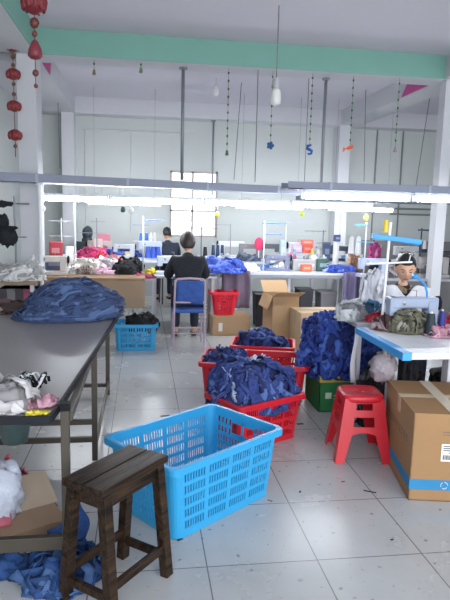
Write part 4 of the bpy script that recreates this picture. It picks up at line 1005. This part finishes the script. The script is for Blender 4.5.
DP = mat('dark_trousers', s2l(40, 44, 60), .85)
pw = at(187, 262, Y=6.88)
person((.53, 6.82, 0), R(0), 'person in a black jacket sitting with back turned on the blue seat', DKC, DP, mat('brown_black_hair', s2l(52, 40, 38), .5, var=.3, scale=60), lean=.05, tilt=R(-18), headdrop=.01, seat=.50, hk=1.16, hlow=.1)
wl_ = at(84, 240, Y=9.9)
person((wl_.x, 10.0, 0), R(-15), 'far dark hooded person bent behind the hot pink cloth', mat('dark_hoodie', s2l(44, 54, 62), .85), DP, HAIR, hairstyle='hood', seat=.58, lean=.08, tall=.92)
wr_ = at(169, 240, Y=9.9)
person((wr_.x, 10.0, 0), R(10), 'far person in dark clothes standing out before the barred window', mat('dark_slate_shirt', s2l(38, 46, 62), .85), DP, HAIR, seat=.58, lean=.07, tilt=R(-15), tall=.93)
# the woman facing us
WHS = mat('white_sleeve', s2l(232, 234, 240), .8, bump=.3)
ew, hc, M = person((2.17, 4.62, 0), R(164), 'woman in dark top and white smock bending over the white table', mat('dark_plaid_top', s2l(44, 40, 42), .8), DP, HAIR, lean=.12, tilt=R(-22), hairstyle='short', seat=.44, headdrop=0, hk=1.03)
def fpt(x, z, dy=0.0):
    y = .095*math.sqrt(max(0, 1-(x/.075)**2-(z/.118)**2)); return hc+M @ V((x, y+dy, z))
for s_ in (-1, 1):
    b = MB(); b.blob(fpt(s_*.030, .004, -.002), .013, .005, .0035, 0, 1, 12, 1, M=M); b.build('eye', cm(40, 30, 28, .3), ew, smooth=True)
    b = MB(); b.tube([fpt(s_*.016, .026, .007), fpt(s_*.032, .031, .007), fpt(s_*.048, .025, .006)], [.002, .003, .0018], 6); b.build('eyebrow', cm(40, 32, 30), ew)
b = MB(); b.blob(fpt(0, -.056, .008), .022, .005, .006, 0, 1, 14, 1, M=M); b.build('lips', cm(168, 92, 88, .4), ew, smooth=True)
# neckerchief with plaid, white over-cover on shoulders
m = MB()
for k in range(3):
    m.tube([V((.062*math.sin(t), .14+.062*math.cos(t)*.9, .44+.525+.012*k+.012*math.sin(t*3))) for t in [i*2*PI/24 for i in range(25)]], .014, 8)
m.build('neck_scarf', mat('plaid_scarf', s2l(150, 128, 104), .8, var=.7, scale=60), ew, smooth=True)
b = MB()
def bib(u, v):
    x = -.2+.4*u; zt = 1.03-.09*math.exp(-(x/.05)**2)-.5*max(0, abs(x)-.1)**1.0*.5
    return V((x, .305-1.7*x*x+.012*math.sin(u*17+v*4)+.01*v, zt-(zt-.70)*v))
b.grid(bib, 22, 12); b.build('white_smock', WHS, ew, smooth=True, solid=.012)
# ------------------------------------------------------------------ chairs for the seated workers
def chair(loc, rz, label, mc, mf):
    e = empty('work_chair', loc, label, 'chair', 'chairs of the sewing workers', rz)
    b = MB(); b.box(-.19, -.19, .42, .19, .19, .45); b.build('seat', mc, e, bevel=.012)
    for sx in (-1, 1):
        b = MB(); b.tube([(sx*.18, .17, 0), (sx*.175, .17, .42)], .012, 8); b.build('leg', mf, e)
        b = MB(); b.tube([(sx*.18, -.19, 0), (sx*.175, -.185, .45), (sx*.17, -.235, .80)], .012, 8); b.build('leg', mf, e)
    b = MB(); n = 12
    b.tube([(-.17, -.235, .78), (-.15, -.24, .82), (0, -.245, .83), (.15, -.24, .82), (.17, -.235, .78)], .013, 8)
    b.tube([(-.17, -.215, .55), (.17, -.215, .55)], .011, 8); b.build('back_frame', mf, e)
    b = MB(); b.grid(lambda u, v: V((-.155+.31*u, -.232+.012*math.cos(u*3.1)+.02*(1-v), .53+.27*v)), 8, 6); b.build('backrest', mc, e, smooth=True, solid=.02)
    b = MB(); b.tube([(-.18, .17, .18), (.18, .17, .18)], .009, 6); b.tube([(-.18, -.18, .18), (.18, -.18, .18)], .009, 6); b.build('stretcher', mf, e)
    return e
BC = mat('blue_print_fabric', s2l(52, 88, 160), .8, var=.5, scale=18)
chair((.53, 6.72, 0), 0, 'metal chair with pinkish frame and blue back fabric under the worker', BC, cm(190, 168, 184, .4))
chair((2.18, 4.70, 0), R(164), 'chair hidden under the woman at the white table', cm(60, 60, 70), cm(120, 120, 126, .4))
for w_, r_ in ((wl_, -15), (wr_, 10)):
    e = empty('work_stool', (w_.x, 10.0, 0), 'far stool under the '+('hooded figure' if w_ is wl_ else 'figure before the barred window'), 'stool', 'far stools', R(r_))
    b = MB(); b.box(-.15, -.15, .53, .15, .15, .56); b.build('seat', cm(90, 80, 76), e)
    for x in (-.13, .13):
        for y in (-.13, .13):
            b = MB(); b.box(x-.012, y-.012, 0, x+.012, y+.012, .53); b.build('leg', cm(90, 80, 76), e)

# ------------------------------------------------------------------ hanging decorations
def bead_string(px, y0, y1, Y, zt, label, m, n=8, charm=None, cc=None, step=None, br=.012):
    p0, p1 = at(px, y0, Y=Y), at(px, y1, Y=Y); L = zt-p1.z
    e = empty('bead_string', (p0.x, Y, zt), label, 'hanging ornament', 'bead strings hanging off the green beam')
    b = MB(); b.tube([(0, 0, 0), (0, 0, -L)], .0025, 5); b.build('cord', cm(110, 120, 100), e)
    for k in range(n):
        z = -L*(k+.6)/(n+.4); b = MB(); b.lathe([(.002, -br*1.4), (br*.8, -br*.7), (br, 0), (br*.8, br*.7), (.002, br*1.4)], c=(0, 0, z), n=8); b.build('bead', m, e, smooth=True)
    if charm == 'flower':
        b = MB()
        for k in range(5): a = k*2*PI/5; b.blob((.028*math.cos(a), 0, -L-.03+.028*math.sin(a)), .02, .010, .02, .05, 2, 10, 1)
        b.blob((0, 0, -L-.03), .015, .014, .015, 0, 1, 10, 1); b.build('charm', cc, e, smooth=True)
    if charm == 'curl':
        b = MB(); b.tube([(.02, 0, -L), (-.03, 0, -L-.015), (-.035, 0, -L-.04), (.0, 0, -L-.055), (.03, 0, -L-.07), (.025, 0, -L-.10), (-.01, 0, -L-.11), (-.02, 0, -L-.095)], [.012, .018, .018, .02, .018, .016, .012, .006], 8); b.build('charm', cc, e, smooth=True)
    if charm == 'fish':
        b = MB(); b.blob((.0, 0, -L-.02), .05, .012, .022, .05, 2, 14, 1, M=Matrix.Rotation(R(-20), 3, 'Y')); b.add([(-.045, -.004, -L-.035), (-.085, -.004, -L-.02), (-.085, -.004, -L-.08), (-.045, .004, -L-.035), (-.085, .004, -L-.02), (-.085, .004, -L-.08)], [(0, 1, 2), (5, 4, 3), (0, 1, 4, 3), (1, 2, 5, 4), (2, 0, 3, 5)]); b.build('charm', cc, e)
    if charm == 'bell':
        b = MB(); b.lathe([(.003, 0), (.012, -.01), (.02, -.05), (.024, -.06), (.004, -.062), (.003, -.075)], c=(0, 0, -L), n=12); b.build('charm', cc, e, smooth=True)
GB = cm(64, 120, 74, .5)
YS = 6.9
bead_string(94, 56, 69, YS, BZ, 'short bead string with brass bell near the lantern garland', GB, 1, 'bell', cm(130, 116, 84))
bead_string(141, 58, 67, YS, BZ, 'shortest bead string with tiny bell between lantern and pole', GB, 1, 'bell', cm(120, 126, 110))
bead_string(229, 66, 150, YS, BZ, 'long green bead string without bright charm before the window edge', GB, 10, 'bell', cm(90, 110, 90))
bead_string(273, 70, 143, YS, BZ, 'green bead string with a small blue flower charm by the bulb', GB, 7, 'flower', cm(52, 92, 140))
bead_string(313, 70, 145, YS, BZ, 'green bead string with a curled blue charm', GB, 9, 'curl', cm(42, 96, 168))
bead_string(354, 72, 146, YS, BZ, 'green bead string with an orange fish charm', GB, 9, 'fish', cm(238, 108, 74))
bead_string(400, 75, 147, YS, BZ, 'green bead string with a lilac bell charm under the magenta patch', GB, 8, 'bell', cm(176, 150, 176))
def wire(px, y0, y1, Y, zt, label, px2=None):
    p1 = at(px2 or px, y1, Y=Y); p0 = at(px, y0, Y=Y)
    b = MB(); b.tube([(p0.x, Y, zt), (p1.x, Y, p1.z)], .006, 5); tag(b.build('hanging_wire', cm(110, 114, 116)), label, 'wire', 'thin wires hanging over the benches')
wire(258, 74, 182, YS, BZ, 'thin wire between the bulb and the plain bead string', 255)
wire(241, 98, 180, 8.8, CZ, 'thin far wire hanging nearest to the plain bead string', 234)
wire(364, 120, 182, 8.8, CZ, 'thin far wire beside the orange fish charm')
wire(431, 95, 186, 8.2, CZ, 'thin slanting wire beneath the magenta ceiling patch', 416)
wire(36, 68, 180, 7.3, 3.2, 'thin wire hugging the column with lanterns', 42)
wire(58, 104, 168, 9.5, 3.2, 'thin far wire near the rear column', 60)
REDF = mat('red_paper', s2l(112, 30, 38), .6, var=.2); RED2 = mat('red_foil', s2l(134, 46, 50), .4)
def lantern(b, z, r, k=.85): b.lathe([(r*.3, z+r*k), (r*.75, z+r*k*.75), (r, z+r*.15), (r*.95, z-r*.3), (r*.6, z-r*k*.8), (r*.25, z-r*k)], n=12)
# garland by the column
p = at(12, 27, Y=6.7); e = empty('lantern_garland', (p.x, 6.7, BZ-.0), 'slim garland of four small red lanterns by the column', 'hanging ornament', 'red lantern garlands')
def zz_(y, Y, x): return at(x, y, Y=Y).z
b = MB(); zt = e.location.z; zb = zz_(157, 6.7, 14); b.tube([(0, 0, 0), (0, 0, zb-zt)], .004, 5); b.build('cord', cm(120, 60, 50), e)
for y in (46, 74, 106, 135):
    b = MB(); z = zz_(y, 6.7, 12)-zt; lantern(b, z, .07); 
    for q in range(8): a = q*PI/4; b.blob((.058*math.cos(a), .058*math.sin(a), z-.005), .022, .022, .045, .1, 2, 8, q)
    b.build('lantern', RED2, e, smooth=True)
for y in (57, 84, 146, 65, 94):
    b = MB(); b.blob((0, 0, zz_(y, 6.7, 12)-zt), .022, .022, .022, 0, 1, 10, 1); b.build('bead', cm(112, 80, 60), e, smooth=True)
# large garland near us
p = at(34, 3, Y=3.9); e = empty('lantern_garland', (p.x, 3.9, CZ), 'larger dark red lantern garland hanging before the green beam', 'hanging ornament', 'red lantern garlands')
zt = CZ; zb = zz_(88, 3.9, 38); b = MB(); b.tube([(0, 0, 0), (0, 0, zb-zt)], .003, 5); b.build('cord', cm(120, 60, 50), e)
b = MB(); lantern(b, zz_(2, 3.9, 34)-zt, .078, .9)
for q in range(10): a = q*PI/5; b.blob((.062*math.cos(a), .062*math.sin(a), zz_(2, 3.9, 34)-zt), .02, .02, .06, .1, 2, 8, q)
b.build('lantern', REDF, e, smooth=True)
b = MB(); z = zz_(51, 3.9, 33)-zt; b.lathe([(.004, z+.07), (.02, z+.055), (.04, z+.01), (.046, z-.03), (.03, z-.045), (.006, z-.05)], n=10); b.build('lantern', cm(116, 40, 52, .5), e, smooth=True)
for y, rr in ((23, .03), (34, .018), (73, .02), (86, .013)):
    b = MB(); b.blob((0, 0, zz_(y, 3.9, 35)-zt), rr, rr, rr*1.1, 0, 1, 12, 1); b.build('bead', cm(96, 44, 40, .5), e, smooth=True)
# pendant bulb
p = at(277.5, 50, Y=5.6); e = empty('pendant_bulb', (p.x, 5.6, CZ), 'white energy saving bulb hanging on a long cord', 'lamp')
zb = zz_(78, 5.6, 277); b = MB(); b.tube([(0, 0, 0), (0, 0, zb-CZ)], .006, 6); b.build('cord', cm(120, 122, 128), e)
b = MB(); b.lathe([(.012, 0), (.03, -.015), (.034, -.09), (.03, -.10)], c=(0, 0, zb-CZ), n=14); b.build('socket', cm(176, 176, 180, .4), e, smooth=True)
b = MB(); b.lathe([(.03, -.10), (.044, -.12), (.05, -.19), (.046, -.235), (.02, -.25)], c=(0, 0, zb-CZ), n=16); b.build('bulb', cm(226, 226, 222, .3), e, smooth=True)
p = at(216, 84, Y=8.6); e = empty('pendant_bulb', (p.x, 8.6, CZ), 'small far white bulb hung on the ceiling behind the green beam', 'lamp')
b = MB(); b.tube([(0, 0, 0), (0, 0, -.1)], .005, 6); b.build('cord', cm(190, 190, 196), e)
b = MB(); b.lathe([(.02, -.1), (.04, -.13), (.05, -.2), (.03, -.25)], n=14); b.build('bulb', cm(226, 226, 226, .3), e, smooth=True)
def sw(px, py, Y, c, label, zt):
    p = at(px, py, Y=Y); e = empty('pull_switch', (p.x, Y, zt), label, 'hanging switch', 'pull switches below the trunking')
    b = MB(); b.tube([(0, 0, 0), (0, 0, p.z-zt)], .003, 5); b.build('cord', cm(226, 226, 226), e)
    b = MB(); b.lathe([(.01, .03), (.026, .015), (.03, -.02), (.016, -.04)], c=(0, 0, p.z-zt), n=12); b.build('switch_body', cm(*c, .5), e, smooth=True)
sw(43, 208, 7.0, (244, 244, 246), 'small white pull switch at the bench row end', 1.85)
sw(123, 209, 7.0, (70, 100, 90), 'round green grey pull switch', 1.85)
sw(131, 210, 7.0, (244, 244, 246), 'white pull switch hanging beside the green one', 1.85)
sw(302, 213, 7.1, (206, 224, 80), 'lime yellow pull switch above the packet cluster', 1.88)
sw(366, 217, 6.0, (226, 214, 110), 'pale yellow pull switch by the white thread stand', 1.8)
sw(217, 214, 7.3, (222, 226, 60), 'lime tag hanging beside the barred window', 1.7)
# dark goods under benches and table
for i, (px, Y, w_, h_, c, l) in enumerate(((262, 7.95, .22, .45, (48, 46, 52), 'charcoal crate of goods under the long white bench by the open carton'), (283, 7.95, .24, .5, (112, 112, 118), 'grey tub under the long white bench'), (304, 7.95, .2, .52, (60, 60, 66), 'dark tub under the long white bench beside the grey one'), (326, 7.95, .24, .48, (134, 132, 138), 'pale tub under the long white bench end'))):
    p = at(px, 290, Y=Y); e = empty('storage_tub', (p.x, Y, 0), l, 'tub', 'tubs under the long white bench')
    b = MB(); b.hexa([V((-w_*.42, -.12, 0)), V((w_*.42, -.12, 0)), V((w_*.42, .12, 0)), V((-w_*.42, .12, 0))], [V((-w_*.5, -.15, h_)), V((w_*.5, -.15, h_)), V((w_*.5, .15, h_)), V((-w_*.5, .15, h_))]); b.build('tub_body', cm(*c, .6), e, bevel=.01)
    b = MB(); b.box(-w_*.53, -.165, h_, w_*.53, .165, h_+.02); b.build('lid', cm(*[min(255, v+14) for v in c], .5), e, bevel=.005)
heap('black_cloth', (1.86, 3.98, 0), .22, .18, .55, colset(34, 34, 40), 'black cloth bundle on the floor beneath the white table', 'cloth bundle', n=60, w=.07, L=.2, seed=71)
heap('black_cloth', (2.36, 3.95, 0), .18, .14, .5, colset(44, 40, 42), 'dark brown black bundle beneath the white table by the motor', 'cloth bundle', n=40, w=.07, L=.2, seed=72)
sewing_machine(dzt(447, 266, 7.15, .801), R(0), cm(44, 46, 52, .4), 'black sewing machine at the grey bench beside the column', .8)
hp('grey_cloth', 400, 266, 7.25, .22, .12, .16, (150, 146, 152), 'grey cloth heap on the bench behind the woman', 30, 73, z=.801)
hp('dark_cloth', 380, 262, 7.3, .14, .1, .22, (60, 62, 80), 'dark blue grey heap behind the white thread pole', 24, 74, z=.801)
hp('pink_cloth', 376, 246, 8.7, .09, .08, .30, (206, 80, 150), 'magenta cloth upright beyond the broad blue bar', 16, 75, z=.861)
hp('white_cloth', 195, 262, 8.7, .2, .1, .06, (206, 214, 232), 'pale blue cloth on the far bench beside the dark cones', 20, 76, z=.861)
hp('dark_cloth', 70, 262, 7.25, .08, .08, .06, (86, 82, 96), 'dark grey cloth beside the beige machine', 10, 77, z=.801)
hp('navy_cloth', 158, 266, 7.7, .06, .05, .05, (40, 44, 70), 'navy cloth beside the small yellow cloth', 10, 78, z=.761)
hp('grey_cloth', 293, 266, 8.05, .10, .08, .14, (120, 120, 128), 'grey cloth twist beside the wide grey box', 16, 79, z=.791)
hp('white_cloth', 316, 262, 8.7, .16, .1, .10, (232, 234, 238), 'white cloth beyond the dark green box', 18, 91, z=.861)
hp('white_cloth', 226, 258, 8.8, .10, .08, .08, (226, 230, 236), 'white cloth before the white far machine', 14, 92, z=.861)
hp('dark_cloth', 247, 258, 8.7, .16, .09, .10, (84, 96, 120), 'slate cloth before the dark grey far machine', 18, 93, z=.861)
hp('blue_cloth', 271, 266, 7.95, .12, .1, .07, (74, 140, 220), 'sky blue cloth by the slate grey machine', 16, 94, z=.791)
hp('pink_cloth', 292, 248, 8.7, .08, .07, .12, (226, 150, 190), 'rose cloth before the lilac packet', 12, 95, z=.861)
hp('white_cloth', 70, 266, 7.2, .09, .08, .08, (226, 222, 222), 'white cloth between beige machine and cream heap', 14, 96, z=.801)
hp('rose_cloth', 113, 262, 7.6, .08, .07, .2, (226, 140, 150), 'rose cloth peak behind the black shiny bundle', 14, 97, z=.801)
sm(dzt(340, 256, 9.0, .861), R(0), cm(70, 76, 96, .4), 'dark blue far machine behind the wide white post', .8)
sm(dzt(268, 258, 9.3, .861), R(180), cm(90, 94, 104, .4), 'charcoal far machine beside the pink fan', .8)
sm(dzt(124, 258, 9.0, .861), R(0), cm(196, 200, 208, .4), 'pale far machine beside the far blue cloth heap', .7)
for i, (px, c, l) in enumerate(((289, (236, 236, 240), 'white thread cone beside the pale teal box'), (294, (120, 190, 200), 'teal thread cone at the cluster middle'), (312, (236, 200, 90), 'amber thread cone before the crimson packet'), (318, (236, 236, 240), 'white thread cone by the tall slate blue box'))):
    spool(dzt(px, 258, 8.8, .861), cm(*c, .6), l, .2, .035, group='cones around the packet cluster')
for i, (px, c, l) in enumerate(((405, (110, 100, 98), 'brown thread cone behind the broad blue bar end'), (412, (90, 86, 90), 'grey thread cone beside the dark rack pole'), (400, (200, 196, 196), 'pale thread cone left of the woman head'.replace('left of', 'beyond')))):
    spool(dzt(px, 258, 7.35, .801), cm(*c, .6), l, .3, .045, group='large cones behind the woman')
pack(443, 262, 7.35, .16, .34, (48, 48, 54), 'black tall box at the grey bench end', z=.801)
# dark clothes rack at the left column
e = empty('garment_rack', (-1.42, 6.75, 0), 'metal rack with dark clothes by the lantern column', 'rack')
b = MB(); b.tube([(0, 0, 0), (0, 0, 1.7)], .012, 8); b.tube([(-.08, 0, 1.62), (.16, 0, 1.62)], .01, 6); b.tube([(-.08, 0, 1.25), (.12, 0, 1.25)], .008, 6); b.build('frame', GALV, e)
b = MB(); b.lathe([(.1, 0), (.1, .02), (.02, .03)], n=16); b.build('base', GALV, e)
for i, (px, py, rx, rz_) in enumerate(((3, 204, .10, .035), (2, 222, .07, .08), (7, 237, .10, .10), (10, 228, .09, .02))):
    p = at(px, py, Y=6.72); b = MB(); b.blob((p.x+1.42, -.03, p.z), rx, .05, rz_, .3, 4, 20, i+2); b.build('dark_garment', DKC, e, smooth=True)
# ------------------------------------------------------------------ light
w = bpy.data.worlds.new('world'); SC.world = w; w.use_nodes = True
bg = w.node_tree.nodes['Background']; bg.inputs['Color'].default_value = (.88, .94, 1, 1); bg.inputs['Strength'].default_value = 3.0
def area(name, loc, rot, sx, sy, power, col=(1, 1, 1)):
    l = bpy.data.lights.new(name, 'AREA'); l.shape = 'RECTANGLE'; l.size = sx; l.size_y = sy; l.energy = power; l.color = col
    o = bpy.data.objects.new(name, l); C.objects.link(o); o.location = loc; o.rotation_euler = rot; return o
# large area lamp added behind the camera as daylight fill for the room
area('added_daylight_fill', (2.8, -2.5, 1.6), (R(90), 0, 0), 7.5, 2.8, 200, (.95, .98, 1))
SC.view_settings.view_transform = 'Standard'; SC.view_settings.look = 'None'; SC.view_settings.gamma = 1; SC.view_settings.exposure = .08
SC.view_settings.use_curve_mapping = False
SC.cycles.use_denoising = True
SC.cycles.max_bounces = 8
